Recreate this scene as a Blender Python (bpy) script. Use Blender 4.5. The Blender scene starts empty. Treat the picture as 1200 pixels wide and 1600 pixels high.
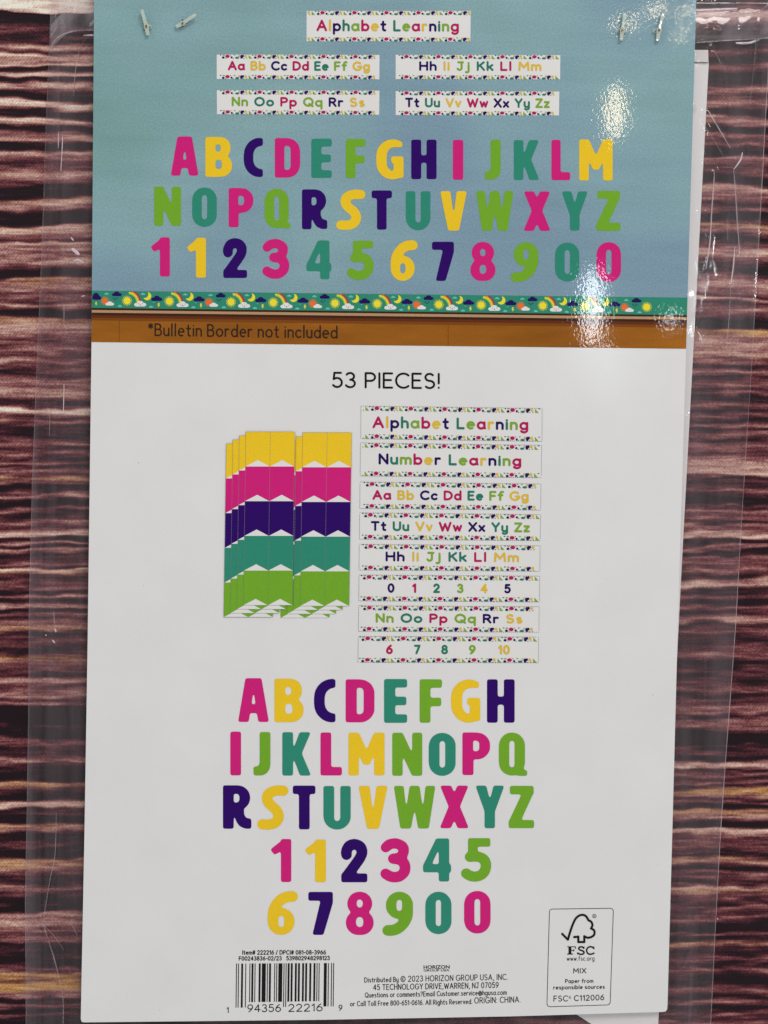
import bpy, math, random
import numpy as np
from mathutils import Matrix, Vector

random.seed(5)
rng = np.random.default_rng(11)
scene = bpy.context.scene
COL = scene.collection

# ------------------------------------------------------------------ camera
Z_CARD = 0.0042            # height of the card's printed face above the cloth
cam_d = bpy.data.cameras.new('camera')
cam = bpy.data.objects.new('camera', cam_d)
COL.objects.link(cam)
cam.location = (-0.0300688, -0.0367336, 0.3724586 + Z_CARD)
cam.rotation_euler = (-0.03730525, -0.07484644, 0.01839393)
cam_d.sensor_width = 36.0
cam_d.lens = 36.0 * 1931.0 / 1600.0
cam_d.clip_start = 0.01
cam_d.clip_end = 50
scene.camera = cam

# ------------------------------------------------------------------ light
world = bpy.data.worlds.new("World")
scene.world = world
world.use_nodes = True
bg = world.node_tree.nodes['Background']
bg.inputs[0].default_value = (0.96, 0.98, 1.0, 1)
# a dim room: darker straight overhead, lighter towards the walls
_nt = world.node_tree
_tc = _nt.nodes.new('ShaderNodeTexCoord')
_sx = _nt.nodes.new('ShaderNodeSeparateXYZ')
_nt.links.new(_tc.outputs['Generated'], _sx.inputs[0])
_mr = _nt.nodes.new('ShaderNodeMapRange')
_mr.inputs['From Min'].default_value = 0.55; _mr.inputs['From Max'].default_value = 0.95
_mr.inputs['To Min'].default_value = 0.86; _mr.inputs['To Max'].default_value = 0.17
_nt.links.new(_sx.outputs['Z'], _mr.inputs['Value'])
_nt.links.new(_mr.outputs[0], bg.inputs[1])

CAM_C = np.array(cam.location)
CAM_R = np.array(cam.rotation_euler.to_matrix())


def P(x, y, h=Z_CARD):
    """point at height h above the cloth that the measured spot (x, y) of the sheet lies at"""
    x = np.asarray(x, float); y = np.asarray(y, float); h = np.asarray(h, float)
    x, y, h = np.broadcast_arrays(x, y, h)
    d = np.stack([(x - 600) / 1931.0, -(y - 800) / 1931.0, -np.ones_like(x)], -1) @ CAM_R.T
    t = (h - CAM_C[2]) / d[..., 2]
    return CAM_C + d * t[..., None]


def area_lamp(name, loc, aim, sx, sy, radiance, color):
    ld = bpy.data.lights.new(name, 'AREA')
    ld.shape = 'ELLIPSE'
    ld.size = sx; ld.size_y = sy
    ld.energy = radiance * math.pi * (math.pi / 4 * sx * sy)
    ld.color = color
    o = bpy.data.objects.new(name, ld)
    COL.objects.link(o)
    o.location = loc
    zz = (Vector(loc) - Vector(aim)).normalized()
    xx = Vector((0, 1, 0)).cross(zz).normalized()
    yy = zz.cross(xx)
    o.rotation_euler = Matrix((xx, yy, zz)).transposed().to_euler()
    return o


WARM = (1.0, 0.77, 0.50)
COOL = (0.93, 0.97, 1.0)
area_lamp('key_ceiling_lamp', (0.55, 1.2, 1.35), (0, 0.02, 0), 0.9, 0.6, 9.7, (1.0, 0.98, 0.95))
area_lamp('side_ceiling_lamp', (-1.6, 0.5, 1.1), (0, 0, 0), 0.5, 0.8, 1.4, (1.0, 0.95, 0.90))


def glare_lamp(name, px, py, sx, sy, radiance, color, height=1.7, h=Z_CARD):
    g = P(px, py, h)
    d = g - CAM_C
    d = d / np.linalg.norm(d)
    r = d * np.array([1, 1, -1])
    p = g + r * ((height - g[2]) / r[2])
    area_lamp(name, tuple(p), tuple(g), sx, sy, radiance, color)


glare_lamp('pendant_lamp', 961, 176, 0.026, 0.085, 30, WARM)
glare_lamp('spot_lamp', 978, 36, 0.034, 0.014, 30, WARM)
glare_lamp('spot_lamp', 1026, 15, 0.022, 0.02, 30, WARM)
glare_lamp('spot_lamp', 1074, 18, 0.022, 0.012, 30, WARM)
glare_lamp('spot_lamp', 1065, 53, 0.015, 0.014, 30, WARM)
glare_lamp('window_light', 926, 480, 0.030, 0.130, 30, COOL)
glare_lamp('window_light', 944, 580, 0.012, 0.09, 40, COOL)
glare_lamp('spot_lamp', 1048, 500, 0.008, 0.030, 45, COOL)
glare_lamp('spot_lamp', 1170, 430, 0.03, 0.08, 60, COOL)
glare_lamp('spot_lamp', 1140, 18, 0.10, 0.015, 70, COOL)

scene.view_settings.view_transform = 'Standard'
scene.view_settings.look = 'None'
scene.view_settings.exposure = 0.0
scene.view_settings.gamma = 1.0
scene.view_settings.use_curve_mapping = False
scene.cycles.max_bounces = 10
scene.cycles.transparent_max_bounces = 24
scene.cycles.use_denoising = True
scene.cycles.sample_clamp_indirect = 6


# ------------------------------------------------------------------ materials
def lin(c):
    c = c / 255.0
    return c / 12.92 if c <= 0.04045 else ((c + 0.055) / 1.055) ** 2.4


PRINT_GAIN = 1.22


def srgb(r, g, b, gain=1.0):
    return tuple(min(lin(v) * gain, 0.9) for v in (r, g, b)) + (1,)


def new_mat(name):
    m = bpy.data.materials.new(name)
    m.use_nodes = True
    nt = m.node_tree
    for n in list(nt.nodes):
        nt.nodes.remove(n)
    out = nt.nodes.new('ShaderNodeOutputMaterial')
    return m, nt, out


def noise(nt, scale, detail=2.0, rough=0.5, vec=None):
    n = nt.nodes.new('ShaderNodeTexNoise')
    n.inputs['Scale'].default_value = scale
    n.inputs['Detail'].default_value = detail
    n.inputs['Roughness'].default_value = rough
    if vec is not None:
        nt.links.new(vec, n.inputs['Vector'])
    return n


def objco(nt, scale=(1, 1, 1)):
    tc = nt.nodes.new('ShaderNodeTexCoord')
    mp = nt.nodes.new('ShaderNodeMapping')
    mp.inputs['Scale'].default_value = scale
    nt.links.new(tc.outputs['Object'], mp.inputs['Vector'])
    return mp.outputs['Vector']


def math_node(nt, op, a, b=None, c=None):
    n = nt.nodes.new('ShaderNodeMath')
    n.operation = op
    for i, v in enumerate((a, b, c)):
        if v is None:
            continue
        if isinstance(v, (int, float)):
            n.inputs[i].default_value = v
        else:
            nt.links.new(v, n.inputs[i])
    return n.outputs[0]


def mixc(nt, fac, a, b, mode='MIX'):
    n = nt.nodes.new('ShaderNodeMix')
    n.data_type = 'RGBA'
    n.blend_type = mode
    for i, v in ((0, fac), (6, a), (7, b)):
        if isinstance(v, (int, float, tuple)):
            n.inputs[i].default_value = v
        else:
            nt.links.new(v, n.inputs[i])
    return n.outputs[2]


def card_gloss(nt, bsdf, rough=0.035, bump=0.2):
    """the same laminated orange-peel finish over every printed colour"""
    v = objco(nt)
    a = noise(nt, 1150, 1.0, 0.45, objco(nt, (1.15, 0.85, 1)))
    b = noise(nt, 160, 2.0, 0.5, v)
    s = math_node(nt, 'ADD', math_node(nt, 'MULTIPLY', a.outputs[0], 0.000036), math_node(nt, 'MULTIPLY', b.outputs[0], 0.000012))
    bp = nt.nodes.new('ShaderNodeBump')
    bp.inputs['Strength'].default_value = bump
    bp.inputs['Distance'].default_value = 1.0
    nt.links.new(s, bp.inputs['Height'])
    nt.links.new(bp.outputs[0], bsdf.inputs['Normal'])
    bsdf.inputs['Roughness'].default_value = rough
    bsdf.inputs['IOR'].default_value = 1.38


def ink(name, rgb, grain=0.10, gain=PRINT_GAIN, rough=0.035):
    m, nt, out = new_mat(name)
    p = nt.nodes.new('ShaderNodeBsdfPrincipled')
    v = objco(nt)
    g = noise(nt, 2200, 2.0, 0.7, v)
    l = noise(nt, 45, 3.0, 0.55, v)
    f = math_node(nt, 'MULTIPLY_ADD', g.outputs[0], grain * 2.6, 1.0 - grain * 1.3)
    f = math_node(nt, 'MULTIPLY', f, math_node(nt, 'MULTIPLY_ADD', l.outputs[0], 0.10, 0.95))
    n = nt.nodes.new('ShaderNodeVectorMath'); n.operation = 'SCALE'
    n.inputs[0].default_value = srgb(*rgb, gain=gain)[:3]
    nt.links.new(f, n.inputs['Scale'])
    nt.links.new(n.outputs[0], p.inputs['Base Color'])
    card_gloss(nt, p, rough)
    nt.links.new(p.outputs[0], out.inputs[0])
    return m


M = {}
M['pink'] = ink('magenta_ink', (194, 30, 112))
M['yellow'] = ink('yellow_ink', (230, 184, 36))
M['navy'] = ink('indigo_ink', (42, 4, 92))
M['teal'] = ink('teal_ink', (44, 128, 106))
M['green'] = ink('green_ink', (107, 158, 40))
M['white'] = ink('white_ink', (232, 229, 226), grain=0.02, gain=1.0)
M['card'] = ink('coated_white_card', (230, 228, 227), grain=0.04, gain=1.0, rough=0.13)
M['black'] = ink('black_ink', (24, 20, 20), grain=0.05)
M['grey'] = ink('grey_line_ink', (120, 116, 112), grain=0.05)
M['brownblack'] = ink('dark_brown_ink', (46, 32, 26), grain=0.05)
M['s_pink'] = ink('crimson_ink', (168, 24, 82))
M['s_yellow'] = ink('mustard_ink', (206, 172, 58))
M['s_navy'] = ink('dark_indigo_ink', (34, 12, 82))
M['s_teal'] = ink('deep_teal_ink', (38, 112, 92))
M['s_green'] = ink('leaf_green_ink', (118, 154, 48))
M['band_teal'] = ink('border_green_ink', (46, 128, 104))
M['sun_yellow'] = ink('sun_yellow_ink', (240, 208, 50))
M['sun_orange'] = ink('sun_orange_ink', (226, 104, 44))
M['aqua'] = ink('aqua_ink', (98, 178, 166))
M['plum'] = ink('plum_ink', (128, 40, 84))
M['lime'] = ink('lime_ink', (150, 190, 50))
M['rail_dark'] = ink('rail_dark_ink', (56, 32, 20), grain=0.2)
M['rail_beige'] = ink('rail_beige_ink', (172, 134, 100), grain=0.2)
M['rail_mid'] = ink('rail_mid_brown_ink', (116, 64, 20), grain=0.15)  # printed darker band along the trim's upper edge
M['rail_brown'] = ink('rail_brown_ink', (92, 44, 20), grain=0.15)


def panel_material():
    m, nt, out = new_mat('printed_blue_cork')
    p = nt.nodes.new('ShaderNodeBsdfPrincipled')
    v = objco(nt)
    big = noise(nt, 13, 2.5, 0.5, v)
    brush = noise(nt, 1.0, 3.0, 0.6, objco(nt, (16, 130, 1)))
    g = noise(nt, 1900, 2.5, 0.75, v)
    sx = nt.nodes.new('ShaderNodeSeparateXYZ')
    nt.links.new(objco(nt), sx.inputs[0])
    # printed wash: greener to the upper left, bluer to the right
    f = math_node(nt, 'ADD', math_node(nt, 'MULTIPLY', big.outputs[0], 2.6), math_node(nt, 'MULTIPLY', sx.outputs[0], 2.2))
    f = math_node(nt, 'SUBTRACT', f, math_node(nt, 'MULTIPLY', sx.outputs[1], 2.6))
    f = math_node(nt, 'ADD', f, -0.30)
    cr = nt.nodes.new('ShaderNodeValToRGB')
    cr.color_ramp.elements[0].position = 0.05
    cr.color_ramp.elements[0].color = srgb(116, 152, 149, PRINT_GAIN * 0.94)
    cr.color_ramp.elements[1].position = 0.95
    cr.color_ramp.elements[1].color = srgb(120, 146, 162, PRINT_GAIN * 0.95)
    e = cr.color_ramp.elements.new(0.5); e.color = srgb(128, 159, 164, PRINT_GAIN * 0.98)
    nt.links.new(f, cr.inputs[0])
    k = math_node(nt, 'MULTIPLY_ADD', g.outputs[0], 0.75, 0.625)
    k = math_node(nt, 'MULTIPLY', k, math_node(nt, 'MULTIPLY_ADD', brush.outputs[0], 0.26, 0.87))
    n = nt.nodes.new('ShaderNodeVectorMath'); n.operation = 'SCALE'
    nt.links.new(cr.outputs[0], n.inputs[0]); nt.links.new(k, n.inputs['Scale'])
    nt.links.new(n.outputs[0], p.inputs['Base Color'])
    card_gloss(nt, p)
    nt.links.new(p.outputs[0], out.inputs[0])
    return m


M['panel'] = panel_material()


def wood_print_material():
    m, nt, out = new_mat('printed_orange_wood')
    p = nt.nodes.new('ShaderNodeBsdfPrincipled')
    big = noise(nt, 1.0, 4.0, 0.6, objco(nt, (14, 60, 1)))
    g = noise(nt, 1900, 2.5, 0.75, objco(nt))
    cr = nt.nodes.new('ShaderNodeValToRGB')
    cr.color_ramp.elements[0].position = 0.3
    cr.color_ramp.elements[0].color = srgb(120, 70, 18, PRINT_GAIN)
    cr.color_ramp.elements[1].position = 0.72
    cr.color_ramp.elements[1].color = srgb(160, 98, 30, PRINT_GAIN)
    nt.links.new(big.outputs[0], cr.inputs[0])
    n = nt.nodes.new('ShaderNodeVectorMath'); n.operation = 'SCALE'
    nt.links.new(cr.outputs[0], n.inputs[0])
    nt.links.new(math_node(nt, 'MULTIPLY_ADD', g.outputs[0], 0.5, 0.75), n.inputs['Scale'])
    nt.links.new(n.outputs[0], p.inputs['Base Color'])
    card_gloss(nt, p)
    nt.links.new(p.outputs[0], out.inputs[0])
    return m


M['wood'] = wood_print_material()


def paper_material():
    m, nt, out = new_mat('white_paper')
    p = nt.nodes.new('ShaderNodeBsdfPrincipled')
    g = noise(nt, 900, 3.0, 0.6, objco(nt))
    cr = nt.nodes.new('ShaderNodeValToRGB')
    cr.color_ramp.elements[0].color = (0.80, 0.785, 0.77, 1)
    cr.color_ramp.elements[1].color = (0.86, 0.85, 0.84, 1)
    nt.links.new(g.outputs[0], cr.inputs[0])
    nt.links.new(cr.outputs[0], p.inputs['Base Color'])
    p.inputs['Roughness'].default_value = 0.55
    nt.links.new(p.outputs[0], out.inputs[0])
    return m


M['paper'] = paper_material()


def film_material(name, haze, rough, bump, gloss_gain=1.0):
    """thin clear film: see-through, a little milky, mirror-like at its creases"""
    m, nt, out = new_mat(name)
    tr = nt.nodes.new('ShaderNodeBsdfTransparent')
    tr.inputs[0].default_value = (0.99, 0.975, 0.98, 1)
    gl = nt.nodes.new('ShaderNodeBsdfGlossy')
    gl.inputs['Roughness'].default_value = rough
    d1 = nt.nodes.new('ShaderNodeBsdfDiffuse')
    d1.inputs[0].default_value = (0.92, 0.79, 0.85, 1)
    d2 = nt.nodes.new('ShaderNodeBsdfTranslucent')
    d2.inputs[0].default_value = (0.92, 0.82, 0.87, 1)
    df = nt.nodes.new('ShaderNodeMixShader')
    df.inputs[0].default_value = 0.4
    nt.links.new(d1.outputs[0], df.inputs[1]); nt.links.new(d2.outputs[0], df.inputs[2])
    v = objco(nt)
    a = noise(nt, 70, 3.0, 0.6, objco(nt, (1.0, 0.5, 1)))
    b = noise(nt, 900, 2.0, 0.6, v)
    s = math_node(nt, 'ADD', math_node(nt, 'MULTIPLY', a.outputs[0], 0.00025), math_node(nt, 'MULTIPLY', b.outputs[0], 0.00003))
    bp = nt.nodes.new('ShaderNodeBump')
    bp.inputs['Strength'].default_value = bump
    bp.inputs['Distance'].default_value = 1.0
    nt.links.new(s, bp.inputs['Height'])
    nt.links.new(bp.outputs[0], gl.inputs['Normal'])
    fr = nt.nodes.new('ShaderNodeFresnel')
    ge = nt.nodes.new('ShaderNodeNewGeometry')   # a thin film reflects the same from both of its sides
    nt.links.new(math_node(nt, 'MULTIPLY_ADD', ge.outputs['Backfacing'], 1 / 1.5 - 1.5, 1.5), fr.inputs['IOR'])
    nt.links.new(bp.outputs[0], fr.inputs['Normal'])
    hz = noise(nt, 60, 3.0, 0.6, objco(nt, (3.2, 0.16, 1)))  # streaked milkiness paints in the film's long upright reflections
    hf = math_node(nt, 'MULTIPLY', math_node(nt, 'MAXIMUM', math_node(nt, 'MULTIPLY_ADD', hz.outputs[0], 4.6, -1.3), 0.15), haze)
    m1 = nt.nodes.new('ShaderNodeMixShader')
    nt.links.new(hf, m1.inputs[0]); nt.links.new(tr.outputs[0], m1.inputs[1]); nt.links.new(df.outputs[0], m1.inputs[2])
    m2 = nt.nodes.new('ShaderNodeMixShader')
    nt.links.new(math_node(nt, 'MULTIPLY', fr.outputs[0], gloss_gain), m2.inputs[0])
    nt.links.new(m1.outputs[0], m2.inputs[1]); nt.links.new(gl.outputs[0], m2.inputs[2])
    nt.links.new(m2.outputs[0], out.inputs[0])
    return m


M['film'] = film_material('clear_film', 0.026, 0.055, 0.5, 0.95)
M['seal'] = film_material('heat_sealed_film', 0.026, 0.2, 0.5, 0.5)
M['roll'] = film_material('rolled_film', 0.11, 0.09, 0.6, 1.6)
M['crease'] = film_material('creased_film', 0.30, 0.2, 0.2, 2.0)
M['crease_soft'] = film_material('soft_creased_film', 0.07, 0.25, 0.2, 1.5)
M['crease_glint'] = film_material('glint_white_film', 0.95, 0.2, 0.2, 3.0)  # near-opaque white paints the glints along sharp creases


def barb_material():
    m, nt, out = new_mat('translucent_nylon')
    p = nt.nodes.new('ShaderNodeBsdfPrincipled')
    p.inputs['Base Color'].default_value = (0.84, 0.90, 0.78, 1)
    p.inputs['Roughness'].default_value = 0.14
    p.inputs['Transmission Weight'].default_value = 0.5
    p.inputs['Coat Weight'].default_value = 0.6
    p.inputs['Subsurface Weight'].default_value = 0.0
    nt.links.new(p.outputs[0], out.inputs[0])
    return m


M['nylon'] = barb_material()
M['socket'] = ink('nylon_socket_dark', (104, 98, 74), grain=0.3)  # drab darker tone of the socket at the stem root
M['hole'] = ink('torn_hole_painted_shade', (44, 44, 40), grain=0.2)  # near-black colour paints the shade inside the torn holes


def cloth_material():
    m, nt, out = new_mat('wood_grain_printed_cloth')
    p = nt.nodes.new('ShaderNodeBsdfPrincipled')
    at = nt.nodes.new('ShaderNodeAttribute'); at.attribute_name = 'tone'
    gd = nt.nodes.new('ShaderNodeAttribute'); gd.attribute_name = 'gold'
    fine = noise(nt, 1.0, 4.0, 0.65, objco(nt, (110, 1700, 1)))
    grain = noise(nt, 1500, 2.0, 0.7, objco(nt))
    # twill: fine diagonal weave
    tc = nt.nodes.new('ShaderNodeTexCoord')
    mp = nt.nodes.new('ShaderNodeMapping')
    mp.inputs['Rotation'].default_value = (0, 0, math.radians(38))
    nt.links.new(tc.outputs['Object'], mp.inputs['Vector'])
    wv = nt.nodes.new('ShaderNodeTexWave')
    wv.inputs['Scale'].default_value = 420
    wv.inputs['Distortion'].default_value = 2.5
    wv.inputs['Detail'].default_value = 2
    wv.inputs['Detail Scale'].default_value = 2.0
    nt.links.new(mp.outputs[0], wv.inputs['Vector'])
    t = math_node(nt, 'ADD', at.outputs['Fac'], math_node(nt, 'MULTIPLY_ADD', fine.outputs[0], 0.50, -0.25))
    t = math_node(nt, 'ADD', t, math_node(nt, 'MULTIPLY_ADD', grain.outputs[0], 0.46, -0.23))
    t = math_node(nt, 'ADD', t, math_node(nt, 'MULTIPLY_ADD', wv.outputs['Fac'], 0.07, -0.035))

    def ramp(stops):
        cr = nt.nodes.new('ShaderNodeValToRGB')
        els = cr.color_ramp.elements
        els[0].position, els[0].color = stops[0][0], stops[0][1]
        els[1].position, els[1].color = stops[-1][0], stops[-1][1]
        for q, c in stops[1:-1]:
            e = els.new(q); e.color = c
        nt.links.new(t, cr.inputs[0])
        return cr.outputs[0]
    G = 1.18
    base = ramp([(0.0, srgb(22, 5, 13, G)), (0.16, srgb(58, 20, 30, G)), (0.34, srgb(98, 47, 52, G)),
                 (0.52, srgb(138, 88, 86, G)), (0.70, srgb(180, 140, 128, G)), (0.86, srgb(212, 184, 165, G)), (1.0, srgb(236, 222, 208, G))])
    gold = ramp([(0.0, srgb(40, 18, 8, G)), (0.35, srgb(120, 76, 30, G)), (0.65, srgb(188, 140, 68, G)), (1.0, srgb(226, 192, 130, G))])
    nt.links.new(mixc(nt, gd.outputs['Fac'], base, gold), p.inputs['Base Color'])
    p.inputs['Roughness'].default_value = 0.62
    p.inputs['Specular IOR Level'].default_value = 0.22
    bp = nt.nodes.new('ShaderNodeBump')
    bp.inputs['Strength'].default_value = 0.5
    bp.inputs['Distance'].default_value = 1.0
    hgt = math_node(nt, 'ADD', math_node(nt, 'MULTIPLY', wv.outputs['Fac'], 0.00005), math_node(nt, 'MULTIPLY', grain.outputs[0], 0.00012))
    hgt = math_node(nt, 'ADD', hgt, math_node(nt, 'MULTIPLY', fine.outputs[0], 0.0003))
    nt.links.new(hgt, bp.inputs['Height'])
    nt.links.new(bp.outputs[0], p.inputs['Normal'])
    nt.links.new(p.outputs[0], out.inputs[0])
    return m


M['cloth'] = cloth_material()


# ------------------------------------------------------------------ object helpers
def link_mesh(name, verts, faces, mats, parent=None, midx=None, smooth=False, origin=None):
    """one mesh object; verts in world space, origin at its thing's base"""
    if origin is None:
        origin = np.array(parent['base']) if parent is not None and 'base' in parent else np.zeros(3)
    v = np.asarray(verts, float) - origin
    me = bpy.data.meshes.new(name)
    me.from_pydata(v.tolist(), [], faces)
    for m in (mats if isinstance(mats, (list, tuple)) else [mats]):
        me.materials.append(m)
    if midx is not None:
        me.polygons.foreach_set('material_index', np.asarray(midx, np.int32))
    if smooth:
        me.polygons.foreach_set('use_smooth', [True] * len(me.polygons))
    me.update()
    o = bpy.data.objects.new(name, me)
    COL.objects.link(o)
    if parent is not None:
        o.parent = parent
    return o


BASES = {}


class Thing:
    pass


def thing(name, label, cat, loc, group=None):
    o = bpy.data.objects.new(name, None)
    o.empty_display_size = 0.01
    COL.objects.link(o)
    o.location = loc
    o['label'] = label
    o['category'] = cat
    if group:
        o['group'] = group
    BASES[o.name] = np.array(loc, float)
    return o


def part(name, verts, faces, mats, root, midx=None, smooth=False, parent=None, label=None):
    o = link_mesh(name, verts, faces, mats, parent or root, midx, smooth, origin=BASES[root.name])
    if label:
        o['label'] = label
    return o


LEVEL = 2.0e-5


def Zl(level):
    return Z_CARD + level * LEVEL


class MB:
    """collects printed shapes given in sheet units (x right, y down) with a layer number"""
    def __init__(self):
        self.v = []; self.lv = []; self.f = []; self.mi = []; self.mats = []; self.n = 0

    def mat(self, m):
        if m not in self.mats:
            self.mats.append(m)
        return self.mats.index(m)

    def poly(self, pts, m, level):
        self.v.extend(pts); self.lv.extend([level] * len(pts))
        self.f.append(tuple(range(self.n + len(pts) - 1, self.n - 1, -1)))
        self.mi.append(self.mat(m)); self.n += len(pts)

    def tri_mesh(self, pts, faces, m, level):
        self.v.extend(pts); self.lv.extend([level] * len(pts))
        k = self.mat(m)
        for f in faces:
            self.f.append(tuple(i + self.n for i in f)); self.mi.append(k)
        self.n += len(pts)

    def build(self, name, root, parent=None, label=None):
        a = np.array(self.v, float)
        w = P(a[:, 0], a[:, 1], Z_CARD + np.array(self.lv, float) * LEVEL)
        return part(name, w, self.f, [M[k] for k in self.mats], root, self.mi, parent=parent, label=label)


# ---- outlines: coverage field -> contour-clipped cells
def blur(a, s):
    if s <= 0:
        return a
    r = int(math.ceil(3 * s))
    k = np.exp(-0.5 * (np.arange(-r, r + 1) / s) ** 2); k /= k.sum()
    a = np.apply_along_axis(lambda q: np.convolve(q, k, 'same'), 0, a)
    return np.apply_along_axis(lambda q: np.convolve(q, k, 'same'), 1, a)


def inside(pts, X, Y):
    c = np.zeros(X.shape, bool)
    n = len(pts)
    for i in range(n):
        x0, y0 = pts[i]; x1, y1 = pts[(i + 1) % n]
        if y0 == y1:
            continue
        hit = ((y0 > Y) != (y1 > Y))
        c ^= hit & (X < (x1 - x0) * (Y - y0) / (y1 - y0) + x0)
    return c


def seg_dist(X, Y, pl):
    d = np.full(X.shape, 1e9)
    if len(pl) == 1:
        return np.hypot(X - pl[0][0], Y - pl[0][1])
    for (x0, y0), (x1, y1) in zip(pl[:-1], pl[1:]):
        dx, dy = x1 - x0, y1 - y0
        L = dx * dx + dy * dy
        t = np.clip(((X - x0) * dx + (Y - y0) * dy) / max(L, 1e-12), 0, 1)
        d = np.minimum(d, np.hypot(X - x0 - t * dx, Y - y0 - t * dy))
    return d


def contour_cells(F, x0, y0, st):
    """polygons of the region F > 0 on a grid"""
    ny, nx = F.shape
    pos = F > 0
    full = pos[:-1, :-1] & pos[1:, :-1] & pos[:-1, 1:] & pos[1:, 1:]
    anyp = pos[:-1, :-1] | pos[1:, :-1] | pos[:-1, 1:] | pos[1:, 1:]
    out = []
    for j in range(ny - 1):
        row = full[j]
        if row.any():
            e = np.diff(np.concatenate([[0], row.astype(np.int8), [0]]))
            for a, b in zip(np.where(e == 1)[0], np.where(e == -1)[0]):
                out.append([(x0 + a * st, y0 + j * st), (x0 + b * st, y0 + j * st),
                            (x0 + b * st, y0 + (j + 1) * st), (x0 + a * st, y0 + (j + 1) * st)])
    for j, i in zip(*np.where(anyp & ~full)):
        c = [(i, j), (i + 1, j), (i + 1, j + 1), (i, j + 1)]
        val = [F[q[1], q[0]] for q in c]
        pl = []
        for k in range(4):
            a, b = val[k], val[(k + 1) % 4]
            p, q = c[k], c[(k + 1) % 4]
            if a > 0:
                pl.append((x0 + p[0] * st, y0 + p[1] * st))
            if (a > 0) != (b > 0):
                t = a / (a - b)
                pl.append((x0 + (p[0] + t * (q[0] - p[0])) * st, y0 + (p[1] + t * (q[1] - p[1])) * st))
        if len(pl) >= 3:
            out.append(pl)
    return out


def grid_for(x0, y0, x1, y1, st, pad):
    nx = int((x1 - x0 + 2 * pad) / st) + 2
    ny = int((y1 - y0 + 2 * pad) / st) + 2
    gx = x0 - pad + np.arange(nx) * st
    gy = y0 - pad + np.arange(ny) * st
    return np.meshgrid(gx, gy)


def strokes(mb, polylines, r, m, level, st=0.45):
    xs = [p[0] for pl in polylines for p in pl]; ys = [p[1] for pl in polylines for p in pl]
    X, Y = grid_for(min(xs), min(ys), max(xs), max(ys), st, r + 2 * st)
    d = np.full(X.shape, 1e9)
    for pl in polylines:
        d = np.minimum(d, seg_dist(X, Y, pl))
    for pl in contour_cells(r - d, X[0, 0], Y[0, 0], st):
        mb.poly(pl, m, level)


def blob(mb, ops, m, level, st=0.5, sig=0.0):
    """union / difference of polygons, corners rounded by sig"""
    xs = [p[0] for s, pl in ops for p in pl]; ys = [p[1] for s, pl in ops for p in pl]
    X, Y = grid_for(min(xs), min(ys), max(xs), max(ys), st, 3 * st + 2 * sig)
    c = np.zeros(X.shape, bool)
    for s, pl in ops:
        i = inside(pl, X, Y)
        c = (c | i) if s > 0 else (c & ~i)
    F = blur(c.astype(float), max(sig / st, 0.8)) - 0.5
    for pl in contour_cells(F, X[0, 0], Y[0, 0], st):
        mb.poly(pl, m, level)


def ell(cx, cy, rx, ry=None, n=20, rot=0.0):
    ry = rx if ry is None else ry
    c, s = math.cos(math.radians(rot)), math.sin(math.radians(rot))
    return [(cx + rx * math.cos(a) * c - ry * math.sin(a) * s, cy + rx * math.cos(a) * s + ry * math.sin(a) * c)
            for a in np.linspace(0, 2 * math.pi, n, endpoint=False)]


# ---- rounded bold condensed capitals (unit: 100 high, y up)
def bx(x0, y0, x1, y1):
    return [(x0, y0), (x1, y0), (x1, y1), (x0, y1)]


def rr(x0, y0, x1, y1, r, n=8, corners='abcd'):
    """rounded rectangle; corners a=bottom-left b=bottom-right c=top-right d=top-left"""
    r = min(r, (x1 - x0) / 2, (y1 - y0) / 2)
    o = []
    for k, cx, cy, a0 in (('a', x0 + r, y0 + r, 180), ('b', x1 - r, y0 + r, 270), ('c', x1 - r, y1 - r, 0), ('d', x0 + r, y1 - r, 90)):
        if k in corners:
            for a in np.linspace(a0, a0 + 90, n):
                o.append((cx + r * math.cos(math.radians(a)), cy + r * math.sin(math.radians(a))))
        else:
            o.append({'a': (x0, y0), 'b': (x1, y0), 'c': (x1, y1), 'd': (x0, y1)}[k])
    return o


def catmull(pts, n=8):
    p = [pts[0]] + list(pts) + [pts[-1]]
    o = []
    for i in range(1, len(p) - 2):
        p0, p1, p2, p3 = [np.array(q, float) for q in p[i - 1:i + 3]]
        for t in np.linspace(0, 1, n, endpoint=False):
            o.append(tuple(0.5 * ((2 * p1) + (-p0 + p2) * t + (2 * p0 - 5 * p1 + 4 * p2 - p3) * t * t + (-p0 + 3 * p1 - 3 * p2 + p3) * t ** 3)))
    o.append(tuple(pts[-1]))
    return o


def thick(path, t, n=8):
    """ribbon polygons along a smooth path with butt ends"""
    c = catmull(path, n) if n > 1 else list(path)
    c = np.array(c, float)
    tg = np.gradient(c, axis=0); tg /= np.linalg.norm(tg, axis=1)[:, None]
    nm = np.stack([-tg[:, 1], tg[:, 0]], 1) * t / 2
    L = c + nm; R_ = c - nm
    out = []
    for i in range(len(c) - 1):
        out.append((1, [tuple(L[i]), tuple(L[i + 1]), tuple(R_[i + 1]), tuple(R_[i])]))
    for i in range(1, len(c) - 1):
        out.append((1, ell(c[i][0], c[i][1], t / 2 - 0.05, n=16)))
    return out


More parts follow.
